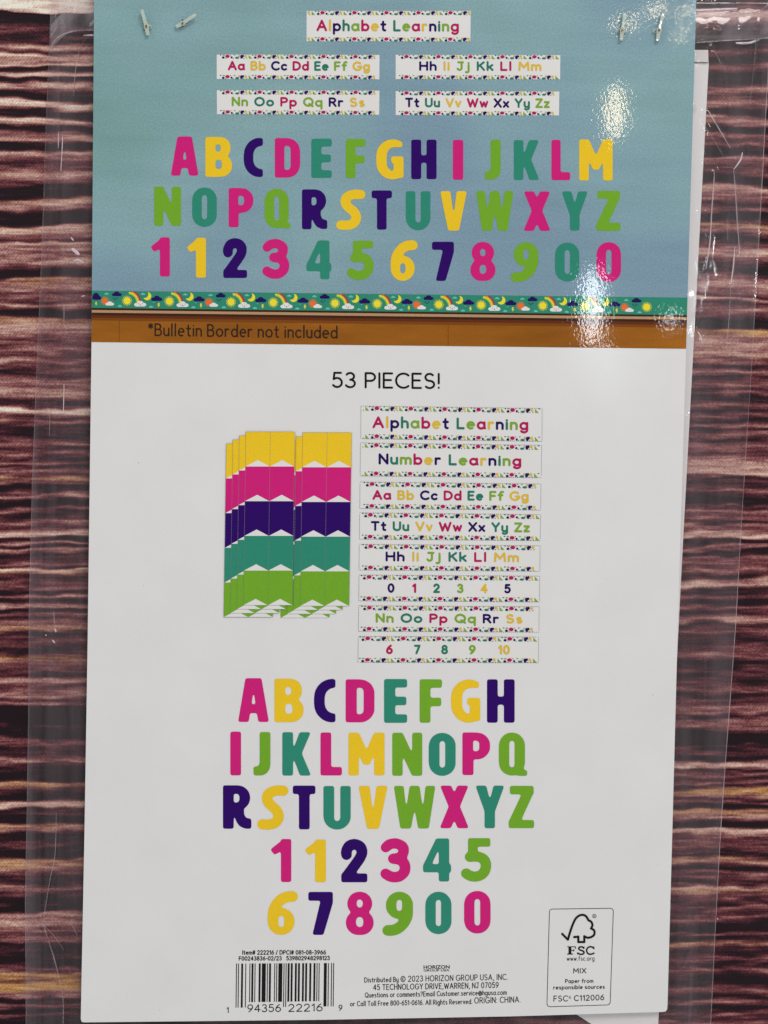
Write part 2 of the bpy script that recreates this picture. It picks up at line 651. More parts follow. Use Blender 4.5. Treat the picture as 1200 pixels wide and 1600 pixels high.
SIX = [(1, rr(0, 0, 62, 63, 31))] + thick([(12.5, 34), (14, 58), (26, 78), (42, 88), (59, 89.5)], 25) + [(-1, rr(24.5, 18, 38, 45, 7))]
BOLD = {
 'A': (71, [(1, [(0, 0), (17, 100), (54, 100), (71, 0), (46.5, 0), (43.5, 20), (27.5, 20), (24.5, 0)]), (-1, [(31, 40), (40.5, 40), (35.7, 75)])]),
 'B': (66, [(1, bx(0, 0, 26, 100)), (1, rr(0, 46, 62, 100, 25, corners='bc')), (1, rr(0, 0, 66, 56, 27, corners='bc')), (-1, rr(24, 62.5, 38, 82, 6)), (-1, rr(24, 19, 41, 43, 7))]),
 'C': (50, [(1, rr(0, 0, 84, 100, 42)), (-1, rr(25, 20.5, 84, 79.5, 22)), (-1, bx(50, -5, 90, 105))]),
 'D': (65, [(1, rr(0, 0, 65, 100, 37, corners='bc')), (-1, rr(24.5, 19, 40, 81, 12, corners='bc'))]),
 'E': (52, [(1, bx(0, 0, 25, 100)), (1, bx(0, 80.5, 52, 100)), (1, bx(0, 40.5, 50, 59.5)), (1, bx(0, 0, 52, 19.5))]),
 'F': (51, [(1, bx(0, 0, 25, 100)), (1, bx(0, 80.5, 51, 100)), (1, bx(0, 38.5, 49, 58)), ]),
 'G': (66, [(1, rr(0, 0, 80, 100, 40)), (-1, rr(25, 19.5, 80, 80.5, 20)), (-1, bx(63, 60, 90, 105)), (-1, bx(40, 58, 90, 80)), (-1, bx(66, -5, 90, 105)), (1, bx(42, 4, 66, 57)), (1, bx(36, 41, 66, 57))]),
 'H': (63, [(1, bx(0, 0, 24.5, 100)), (1, bx(38.5, 0, 63, 100)), (1, bx(0, 42, 63, 60))]),
 'I': (24.5, [(1, bx(0, 0, 24.5, 100))]),
 'J': (40, [(1, bx(15, 30, 40, 100)), (1, rr(-30, 0, 40, 60, 24)), (-1, rr(-30, 20.5, 15, 90, 9)), (-1, bx(-40, -5, 0, 105))]),
 'K': (66, [(1, bx(0, 0, 24.5, 100)), (1, [(20, 46), (40, 100), (66, 100), (43, 46)]), (1, [(20, 56), (43, 56), (67, 0), (41, 0)])]),
 'L': (50, [(1, bx(0, 0, 24.5, 100)), (1, bx(0, 0, 50, 19.5))]),
 'M': (83, [(1, bx(0, 0, 24, 100)), (1, bx(59, 0, 83, 100)), (1, [(3, 100), (24, 100), (41.5, 60), (59, 100), (80, 100), (49, 26), (34, 26)])]),
 'N': (70, [(1, bx(0, 0, 23.5, 100)), (1, bx(46.5, 0, 70, 100)), (1, [(0, 100), (24, 100), (70, 0), (46, 0)])]),
 'O': (61, [(1, rr(0, 0, 61, 100, 30)), (-1, rr(24, 18.5, 37, 81.5, 6.5))]),
 'P': (63, [(1, bx(0, 0, 25, 100)), (1, rr(0, 37, 63, 100, 30, corners='bc')), (-1, rr(24.5, 56, 38.5, 81, 8, corners='bc'))]),
 'Q': (65, [(1, rr(0, 0, 61, 100, 30)), (-1, rr(24, 18.5, 37, 81.5, 6.5)), (1, [(40, 0), (66, -1), (66, 12), (58, 14), (46, 20)])]),
 'R': (65, [(1, bx(0, 0, 25, 100)), (1, rr(0, 43, 63, 100, 28, corners='bc')), (-1, rr(24.5, 60, 38, 81, 7, corners='bc')), (1, [(25, 50), (48, 50), (49, 33), (53, 25), (66, 23), (66, 0), (50, 0.5), (38, 6), (31, 16), (25, 36)]), (-1, [(25, -2), (25, 30), (30, 16), (36, 7), (40, 0), (44, -4)])]),
 'S': (52, thick([(52, 88.5), (32, 88.5), (17, 82), (12.5, 71), (18, 58.5), (34, 44), (39.5, 30), (33, 16), (18, 11), (0, 11.5)], 23.5)),
 'T': (52, [(1, bx(0, 80.5, 52, 100)), (1, bx(13.5, 0, 38.5, 100))]),
 'U': (63, [(1, rr(0, 0, 63, 130, 31, corners='ab')), (-1, rr(24.5, 19, 38.5, 140, 7, corners='ab')), (-1, bx(-5, 100, 70, 150))]),
 'V': (67, [(1, [(0, 100), (25.5, 100), (33.5, 36), (41.5, 100), (67, 100), (47, 0), (20, 0)])]),
 'W': (97, [(1, [(0, 100), (23, 100), (29, 44), (37, 100), (60, 100), (68, 44), (74, 100), (97, 100), (81.5, 0), (57, 0), (48.5, 48), (40, 0), (15.5, 0)])]),
 'X': (68, [(1, [(1, 100), (27, 100), (68, 0), (42, 0)]), (1, [(41, 100), (67, 100), (26, 0), (0, 0)])]),
 'Y': (67, [(1, bx(21, 0, 45.5, 46)), (1, [(0, 100), (25, 100), (33.5, 66), (42, 100), (67, 100), (45.5, 40), (21, 40)])]),
 'Z': (58, [(1, bx(2, 80.5, 57, 100)), (1, bx(0, 0, 58, 19.5)), (1, [(31, 84), (57, 84), (27, 16), (0, 16)])]),
 '1': (49, [(1, bx(24.5, 0, 49, 100)), (1, [(40, 100), (31, 100), (0, 76), (10, 63), (25, 72)])]),
 '2': (60, thick([(12, 63), (12.3, 74), (19, 85), (31, 88), (43, 83), (47.5, 71), (43, 57), (30, 38), (14, 16)], 24.5) + [(1, bx(0, 0, 60, 20.5)), (1, [(0, 0), (26, 20), (26, 34), (0, 20)])]),
 '3': (62, thick([(6, 79), (16, 87), (32, 88.5), (46, 80), (46, 66), (37, 56), (22, 54)], 23.5) + thick([(22, 54), (40, 51), (49.5, 40), (49, 24), (37, 13), (20, 12), (5, 20)], 24)),
 '4': (65, [(1, bx(36, 0, 60, 100)), (1, [(0, 22), (0, 38), (30, 100), (60, 100), (60, 22)]), (1, bx(0, 21.5, 65, 40.5)), (-1, [(20, 40.5), (36, 40.5), (36, 76)])]),
 '5': (62, [(1, bx(9, 81, 60, 100)), (1, bx(9, 50, 31, 100))] + thick([(12, 56.5), (30, 57.5), (45, 51), (50, 37), (45, 20), (31, 11.5), (16, 12), (4, 19)], 23.5)),
 '6': (62, SIX),
 '7': (56, [(1, bx(0, 80, 56, 100)), (1, [(29, 84), (56, 100), (56, 74), (34.5, 0), (9, 0)])]),
 '8': (65, [(1, rr(3.5, 45, 61.5, 100, 28)), (1, rr(0, 0, 65, 57, 30)), (-1, rr(25.5, 63, 39.5, 82.5, 7)), (-1, rr(24, 18, 41, 42, 8.5))]),
 '9': (62, [(s, [(62 - x, 100 - y) for x, y in pl]) for s, pl in SIX]),
 '0': (61, [(1, rr(0, 0, 61, 100, 30)), (-1, rr(24, 18.5, 37, 81.5, 6.5))]),
}


def bold_letter(mb, ch, x0, y0, x1, y1, m, level):
    w, ops = BOLD[ch]
    sx = (x1 - x0) / w; sy = (y1 - y0) / 100.0
    q = [(s, [(x0 + px * sx, y1 - py * sy) for px, py in pl]) for s, pl in ops]
    blob(mb, q, m, level, st=0.6, sig=1.75)


# ---- monoline schoolbook alphabet (cap height 1, y up)
def arc(cx, cy, rx, ry, a0, a1, n=16):
    return [(cx + rx * math.cos(math.radians(a)), cy + ry * math.sin(math.radians(a))) for a in np.linspace(a0, a1, n)]


XH = 0.64
BOWL = arc(.27, .32, .27, .32, 0, 360, 26)
MONO = {
 'A': (.76, [[(0, 0), (.38, 1), (.76, 0)], [(.13, .34), (.63, .34)]]),
 'B': (.58, [[(0, 0), (0, 1), (.28, 1)] + arc(.28, .765, .235, .235, 90, -90) + [(0, .53)], [(.28, .53)] + arc(.31, .265, .27, .265, 90, -90) + [(0, 0)]]),
 'C': (.74, [arc(.44, .5, .44, .5, 48, 312, 26)]),
 'D': (.70, [[(0, 0), (0, 1), (.22, 1)] + arc(.22, .5, .48, .5, 90, -90) + [(0, 0)]]),
 'E': (.50, [[(.5, 1), (0, 1), (0, 0), (.5, 0)], [(0, .53), (.43, .53)]]),
 'F': (.50, [[(.5, 1), (0, 1), (0, 0)], [(0, .5), (.43, .5)]]),
 'G': (.82, [arc(.44, .5, .44, .5, 48, 335, 26) + [(.86, .45), (.52, .45)]]),
 'H': (.64, [[(0, 0), (0, 1)], [(.64, 0), (.64, 1)], [(0, .52), (.64, .52)]]),
 'I': (.04, [[(.02, 0), (.02, 1)]]),
 'J': (.50, [[(.08, 1), (.5, 1)], [(.38, 1), (.38, .24)] + arc(.19, .24, .19, .24, 0, -160)]),
 'K': (.58, [[(0, 0), (0, 1)], [(.55, 1), (0, .42)], [(.2, .60), (.58, 0)]]),
 'L': (.48, [[(0, 1), (0, 0), (.48, 0)]]),
 'M': (.84, [[(0, 0), (.05, 1), (.42, .32), (.79, 1), (.84, 0)]]),
 'N': (.62, [[(0, 0), (0, 1), (.62, 0), (.62, 1)]]),
 'O': (.84, [arc(.42, .5, .42, .5, 0, 360, 32)]),
 'P': (.56, [[(0, 0), (0, 1), (.28, 1)] + arc(.28, .73, .28, .27, 90, -90) + [(0, .46)]]),
 'Q': (.84, [arc(.42, .5, .42, .5, 0, 360, 32), [(.52, .26), (.84, -.06)]]),
 'R': (.58, [[(0, 0), (0, 1), (.28, 1)] + arc(.28, .74, .26, .26, 90, -90) + [(0, .48)], [(.28, .48), (.58, 0)]]),
 'S': (.56, [arc(.28, .755, .245, .245, 38, 262) + arc(.28, .255, .275, .255, 88, -142)]),
 'T': (.64, [[(0, 1), (.64, 1)], [(.32, 1), (.32, 0)]]),
 'U': (.62, [[(0, 1), (0, .31)] + arc(.31, .31, .31, .31, 180, 360) + [(.62, 1)]]),
 'V': (.70, [[(0, 1), (.35, 0), (.70, 1)]]),
 'W': (1.04, [[(0, 1), (.27, 0), (.52, .85), (.77, 0), (1.04, 1)]]),
 'X': (.66, [[(0, 1), (.66, 0)], [(.66, 1), (0, 0)]]),
 'Y': (.64, [[(0, 1), (.32, .46), (.64, 1)], [(.32, .46), (.32, 0)]]),
 'Z': (.58, [[(0, 1), (.58, 1), (0, 0), (.58, 0)]]),
 'a': (.58, [BOWL, [(.54, .64), (.54, .14)] + arc(.66, .14, .12, .14, 180, 230, 5)]),
 'b': (.54, [[(0, 1.04), (0, 0)], BOWL]),
 'c': (.48, [arc(.28, .32, .28, .32, 48, 312, 20)]),
 'd': (.54, [BOWL, [(.54, 1.04), (.54, 0)]]),
 'e': (.53, [[(.01, .34), (.53, .34)] + arc(.27, .32, .26, .32, 4, 300, 22)]),
 'f': (.38, [arc(.34, .82, .18, .21, 60, 180, 8) + [(.16, 0)], [(0, .6), (.36, .6)]]),
 'g': (.54, [BOWL, [(.54, .64), (.54, -.1)] + arc(.28, -.1, .26, .24, 0, -150)]),
 'h': (.46, [[(0, 1.04), (0, 0)], arc(.23, .40, .23, .24, 180, 0) + [(.46, 0)]]),
 'i': (.04, [[(.02, XH), (.02, 0)], [(.02, .9)]]),
 'j': (.24, [[(.2, XH), (.2, -.12)] + arc(.04, -.12, .16, .2, 0, -120, 8), [(.2, .9)]]),
 'k': (.46, [[(0, 1.04), (0, 0)], [(.43, .64), (0, .25)], [(.16, .40), (.46, 0)]]),
 'l': (.06, [[(.03, 1.04), (.03, 0)]]),
 'm': (.78, [[(0, XH), (0, 0)], arc(.195, .42, .195, .22, 180, 0) + [(.39, 0)], arc(.585, .42, .195, .22, 180, 0) + [(.78, 0)]]),
 'n': (.46, [[(0, XH), (0, 0)], arc(.23, .40, .23, .24, 180, 0) + [(.46, 0)]]),
 'o': (.58, [arc(.29, .32, .29, .32, 0, 360, 26)]),
 'p': (.54, [[(0, XH), (0, -.36)], BOWL]),
 'q': (.54, [BOWL, [(.54, XH), (.54, -.36)]]),
 'r': (.34, [[(0, XH), (0, 0)], arc(.22, .38, .22, .26, 180, 62, 10)]),
 's': (.40, [arc(.20, .485, .17, .155, 52, 262, 12) + arc(.20, .165, .20, .165, 88, -126, 14)]),
 't': (.36, [[(.15, .92), (.15, .15)] + arc(.30, .15, .15, .15, 180, 285, 8), [(0, .64), (.34, .64)]]),
 'u': (.46, [[(0, XH), (0, .23)] + arc(.23, .23, .23, .23, 180, 360) + [(.46, XH)], [(.46, .3), (.46, 0)]]),
 'v': (.46, [[(0, XH), (.23, 0), (.46, XH)]]),
 'w': (.72, [[(0, XH), (.18, 0), (.36, .56), (.54, 0), (.72, XH)]]),
 'x': (.46, [[(0, XH), (.46, 0)], [(.46, XH), (0, 0)]]),
 'y': (.46, [[(0, XH), (0, .23)] + arc(.23, .23, .23, .23, 180, 360) + [(.46, XH)], [(.46, .3), (.46, -.12)] + arc(.23, -.12, .23, .22, 0, -140)]),
 'z': (.42, [[(0, XH), (.42, XH), (0, 0), (.42, 0)]]),
 '0': (.58, [arc(.29, .5, .29, .5, 0, 360, 30)]),
 '1': (.24, [[(0, .78), (.22, 1), (.22, 0)]]),
 '2': (.56, [arc(.27, .72, .26, .28, 165, -38) + [(0, 0), (.56, 0)]]),
 '3': (.54, [arc(.25, .765, .235, .235, 150, -88) + arc(.25, .265, .285, .265, 88, -150)]),
 '4': (.62, [[(.44, 0), (.44, 1), (0, .30), (.62, .30)]]),
 '5': (.54, [[(.48, 1), (.09, 1), (.05, .56)] + arc(.25, .32, .285, .32, 128, -145)]),
 '6': (.56, [arc(.28, .30, .28, .30, 0, 360, 24), catmull([(.44, 1), (.22, .80), (.06, .54), (0, .30)], 6)]),
 '7': (.52, [[(0, 1), (.52, 1), (.16, 0)]]),
 '8': (.56, [arc(.28, .76, .23, .24, 0, 360, 22), arc(.28, .26, .28, .26, 0, 360, 24)]),
 '9': (.56, [arc(.28, .70, .28, .30, 0, 360, 24), catmull([(.12, 0), (.34, .20), (.50, .46), (.56, .70)], 6)]),
 '!': (.06, [[(.03, 1), (.03, .34)], [(.03, .03)]]),
 '#': (.60, [[(.20, .98), (.08, .02)], [(.50, .98), (.38, .02)], [(.02, .66), (.60, .66)], [(0, .34), (.58, .34)]]),
 '/': (.36, [[(0, -.04), (.36, 1.04)]]),
 '-': (.30, [[(0, .42), (.30, .42)]]),
 '.': (.04, [[(.02, .01)]]),
 ',': (.08, [[(.08, .03), (.02, -.18)]]),
 ':': (.04, [[(.02, .03)], [(.02, .60)]]),
 '?': (.46, [arc(.22, .76, .22, .24, 165, -55) + [(.22, .44), (.22, .30)], [(.22, .02)]]),
 '@': (.92, [arc(.46, .36, .46, .50, -50, 290, 30), arc(.44, .36, .19, .24, 0, 360, 18), [(.65, .60), (.63, .24), (.74, .12), (.88, .24)]]),
 '\u00a9': (.94, [arc(.47, .48, .47, .50, 0, 360, 30), arc(.48, .48, .20, .23, 50, 310, 12)]),
 '*': (.34, [[(.17, 1.02), (.17, .62)], [(0, .92), (.34, .72)], [(0, .72), (.34, .92)]]),
}


def mono_line(mb, text, cols, x0, x1, yb0, yb1, cap, r, level, gap=0.30, space=0.42, st=0.42):
    pos = []; u = 0.0; prev_sp = True
    for ch in text:
        if ch == ' ':
            u += space; continue
        pos.append((ch, u)); u += MONO[ch][0] + gap
    total = u - gap
    sx = (x1 - x0 - 2 * r) / total
    k = 0
    for i, (ch, uu) in enumerate(pos):
        pls = []
        for pl in MONO[ch][1]:
            pls.append([(x0 + r + (uu + a) * sx, yb0 + (yb1 - yb0) * ((uu + a) / total) - r - b * (cap - 2 * r)) for a, b in pl])
        c = cols[i % len(cols)] if not isinstance(cols, str) else cols
        strokes(mb, pls, r, c, level, st)


def mono_at(mb, text, col, cx, yb, cap, r, level, gap=0.3, sxk=1.0):
    tot = sum(MONO[c][0] + gap for c in text) - gap
    w = tot * (cap - 2 * r) * sxk + 2 * r
    mono_line(mb, text, [col], cx - w / 2, cx + w / 2, yb, yb, cap, r, level, gap)


# ---- small grotesque type from the built-in typeface
def type_mesh(body, offset=0.0):
    cu = bpy.data.curves.new('type', 'FONT')
    cu.body = body
    cu.size = 1.0
    cu.resolution_u = 3
    cu.offset = offset
    o = bpy.data.objects.new('type', cu)
    COL.objects.link(o)
    dg = bpy.context.evaluated_depsgraph_get()
    me = bpy.data.meshes.new_from_object(o.evaluated_get(dg))
    v = np.array([q.co[:2] for q in me.vertices], float)
    f = [tuple(p.vertices) for p in me.polygons]
    bpy.data.objects.remove(o); bpy.data.curves.remove(cu); bpy.data.meshes.remove(me)
    return v, f


_h, _ = type_mesh('H')
CAP = _h[:, 1].max() - _h[:, 1].min()


def type_line(mb, body, x0, x1, yb0, yb1, cap, m, level, offset=0.0):
    v, f = type_mesh(body, offset)
    a, b = v[:, 0].min(), v[:, 0].max()
    t = (v[:, 0] - a) / (b - a)
    x = x0 + t * (x1 - x0)
    y = yb0 + (yb1 - yb0) * t - v[:, 1] / CAP * cap
    mb.tri_mesh(list(zip(x, y)), f, m, level)


# ------------------------------------------------------------------ the cloth under everything
# tone of the printed grain down the left and right margins: letter = how light, x = golden
TONE = dict(K=0.02, D=0.20, M=0.36, P=0.54, T=0.70, C=0.86, W=0.98, G=0.66, g=0.48, O=0.62)
GOLD = dict(G=1.0, g=0.9, O=0.55)
LEFT = [
 (0, "0W 50W 62C 72K 118K 140D 165M 205D 255D 295T 320D 345C 375P 395C 415K 432K 450C 463C 480K 496K 520T 550T 592K 612K 638C 668T 698K 718K 748C 780P 800K 815K 840P 878T 900K 918K 950T 980P 1000M 1050M 1100T 1150M 1170D 1206K 1232K 1255O 1280T 1310P 1330D 1352K 1390K 1412T 1445T 1480P 1495D 1515T 1550P 1590P"),
 (400, "30T 60M 86K 122K 145O 200T 228M 245P 280M 300T 325D 338K 352K 368D 385O 450T 500P 550M 580P 620M 650T 670M 700M 730D 760P 800P 850T 880P 910D 940M 960W 976W 1000D 1030P 1060D 1100D 1150M 1180P 1210D 1240P 1270D 1290P 1310D 1340P 1370M 1405O 1430M 1448K 1470D 1500T 1525D 1550K 1575P"),
 (800, "0D 30D 60P 100M 128C 140C 158D 178K 200T 220K 240T 270D 300M 330P 345D 360W 376O 392M 410D 470P 490D 500K 522T 545D 575P 590T 615K 640P 665D 695P 735O 760D 800M 860D 905g 920g 940P 1000M 1030D 1060T 1075T 1100M 1150T 1170M 1195P 1213D 1225K 1300K 1345D 1400K 1425M 1450P 1490D 1540P 1560T 1580M"),
 (1200, "0D 20D 80K 108O 120O 142M 190K 218C 248C 268D 300M 335K 350K 378O 402T 428D 460D 500M 520D 545K 565K 590O 620O 640P 660M 720D 755P 800D 822K 850D 880K 905T 930P 960T 1000P 1040M 1080P 1110D 1150D 1180M 1205K 1230K 1256P 1275M 1296G 1325g 1360G 1385G 1410P 1430P 1455K 1490P 1520K 1545M 1570D 1598K"),
]
RIGHT = [
 (0, "0D 25D 60P 100T 140P 180D 225D 255D 275K 300D 330P 365K 385K 420P 478K 500K 540P 570P 600D 640T 670P 700K 722K 750T 790P 812K 828K 850P 880M 910P 948K 965K 990T 1030M 1080M 1120K 1145K 1170T 1220P 1280D 1320P 1350K 1372K 1390D 1412O 1450P 1480D 1500K 1530M 1580T"),
 (400, "20P 60D 90K 130P 180T 220P 250D 270T 300D 330P 380M 415K 455K 475G 500O 522P 560T 600P 630T 660M 680P 710D 745T 775D 800M 820P 850D 870P 890D 920D 950P 975D 1000P 1045D 1070P 1090D 1120P 1145D 1180P 1230M 1280T 1340T 1365C 1385D 1410M 1430D 1460P 1490D 1515K 1535K 1550M 1565D 1590P"),
 (800, "10M 40P 60D 85P 110M 140C 155C 167D 182K 200P 225P 245K 265D 285P 330M 360P 385D 410P 440C 450T 468D 490D 520P 545D 570D 600P 620M 650D 685T 715D 750P 780D 850M 900P 930D 1000M 1045D 1080M 1115P 1140D 1180M 1220P 1250P 1285D 1310P 1350P 1380D 1392K 1455K 1475M 1500D 1520M 1550K 1578C 1590C"),
 (1200, "5P 20D 45P 75D 105P 120D 152G 165O 182P 200D 220P 240K 265O 285O 305T 330M 362K 380K 402C 415C 432P 460M 490P 525D 540M 550D 580O 592T 612M 635K 660P 700M 720D 755C 770O 792P 830D 860P 900D 930P 960D 990K 1015P 1050K 1090O 1120M 1160D 1200P 1225D 1270P 1300D 1350D 1385P 1430D 1470P 1500K 1540P 1570D 1590P"),
]


def profile(tab):
    ys, ts, gs = [], [], []
    for off, s in tab:
        for tok in s.split():
            ys.append(off + int(tok[:-1]) / 4.0); ts.append(TONE[tok[-1]]); gs.append(GOLD.get(tok[-1], 0.0))
    return np.array(ys), np.array(ts), np.array(gs)


def vnoise(x, y, seed):
    """smooth value noise"""
    r = np.random.default_rng(seed)
    T = r.random((256, 256))
    xi = np.floor(x).astype(int); yi = np.floor(y).astype(int)
    fx = x - xi; fy = y - yi
    fx = fx * fx * (3 - 2 * fx); fy = fy * fy * (3 - 2 * fy)
    g = lambda a, b: T[a & 255, b & 255]
    return (g(xi, yi) * (1 - fx) + g(xi + 1, yi) * fx) * (1 - fy) + (g(xi, yi + 1) * (1 - fx) + g(xi + 1, yi + 1) * fx) * fy


def build_cloth():
    xs = np.concatenate([np.arange(-900, -30, 30), np.arange(-30, 190, 4.0), np.arange(190, 990, 20), np.arange(990, 1240, 4.0), np.arange(1240, 2130, 30)])
    ys = np.concatenate([np.arange(-900, -30, 6.0), np.arange(-30, 1640, 1.3), np.arange(1640, 2500, 6.0)])
    X, Y = np.meshgrid(xs, ys)
    warp = (vnoise(X / 110, Y / 26, 1) - 0.5) * 7 + (vnoise(X / 26, Y / 9, 2) - 0.5) * 5.5 + (vnoise(X / 160, Y / 90, 3) - 0.5) * 7
    Yw = Y + warp
    yl, tl, gl = profile(LEFT); yr, tr_, gr = profile(RIGHT)
    Ym = np.abs(Yw); Ym = np.where(Ym > 1600, 3200 - Ym, Ym); Ym = np.abs(Ym)
    w = np.clip((X - 300) / 600, 0, 1)
    tone = np.interp(Ym, yl, tl) * (1 - w) + np.interp(Ym, yr, tr_) * w
    gold = np.interp(Ym, yl, gl) * (1 - w) + np.interp(Ym, yr, gr) * w
    brk = vnoise(X / 38, Y / 5.0, 4) - 0.5
    brk2 = vnoise(X / 30, Y / 2.4, 5) - 0.5
    tone = 0.5 + (tone - 0.5) * 1.22 - 0.05 - 0.05 * np.clip((Y - 500) / 700, 0, 1) + brk * 0.34 + brk2 * 0.20
    knee = 0.62; squash = 0.80 - 0.22 * np.clip((Y - 450) / 500, 0, 1)
    tone = np.where(tone > knee, knee + (tone - knee) * squash, tone)
    gold = np.clip(gold + (vnoise(X / 60, Y / 20, 6) - 0.6) * 0.3, 0, 1) * 0.8 * np.clip((tone - 0.2) * 3, 0, 1)
    z = (tone - 0.5) * 0.00022 + (vnoise(X / 300, Y / 250, 8) - 0.5) * 0.0004
    W = P(X, Y, z - 0.0004)
    ny, nx = X.shape
    idx = np.arange(ny * nx).reshape(ny, nx)
    quads = np.stack([idx[1:, :-1], idx[1:, 1:], idx[:-1, 1:], idx[:-1, :-1]], -1).reshape(-1, 4)
    me = bpy.data.meshes.new('backdrop_cloth')
    me.vertices.add(ny * nx); me.vertices.foreach_set('co', W.reshape(-1).astype(np.float32))
    me.loops.add(quads.size); me.loops.foreach_set('vertex_index', quads.reshape(-1).astype(np.int32))
    me.polygons.add(len(quads))
    me.polygons.foreach_set('loop_start', np.arange(0, quads.size, 4, dtype=np.int32))
    me.polygons.foreach_set('loop_total', np.full(len(quads), 4, np.int32))
    me.polygons.foreach_set('use_smooth', np.ones(len(quads), bool))
    me.update(calc_edges=True)
    for nm, arr in (('tone', tone), ('gold', gold)):
        a = me.attributes.new(nm, 'FLOAT', 'POINT')
        a.data.foreach_set('value', arr.reshape(-1).astype(np.float32))
    me.materials.append(M['cloth'])
    o = bpy.data.objects.new('backdrop_cloth', me)
    COL.objects.link(o)
    o['kind'] = 'structure'
    o['label'] = 'maroon and cream cloth printed with rough wood grain'
    return o


build_cloth()

# ------------------------------------------------------------------ plastic bag
bag = thing('plastic_bag', 'clear crinkled plastic bag lying on the wood grain cloth behind the card', 'bag', tuple(P(600, 800, 0.0)))
EDGE_L = [(-260, 88), (0, 79.5), (15, 78.7), (75, 76.3), (200, 71), (330, 67), (450, 62.5), (600, 56), (750, 50), (950, 45), (1100, 44.5), (1220, 42.5), (1440, 38.8), (1520, 40), (1600, 40), (1800, 40)]
SEAM_L = [(-260, 104), (0, 92), (60, 90), (100, 92), (200, 94), (400, 80), (600, 77), (800, 68), (1000, 66), (1200, 65), (1440, 64), (1600, 64), (1800, 64)]
EDGE_R = [(-260, 1222), (0, 1208), (200, 1196), (400, 1185), (600, 1173), (800, 1160), (980, 1150), (1150, 1137), (1320, 1125), (1480, 1117), (1590, 1112), (1800, 1098)]


def lerp_tab(tab, y):
    return np.interp(y, [t[0] for t in tab], [t[1] for t in tab])


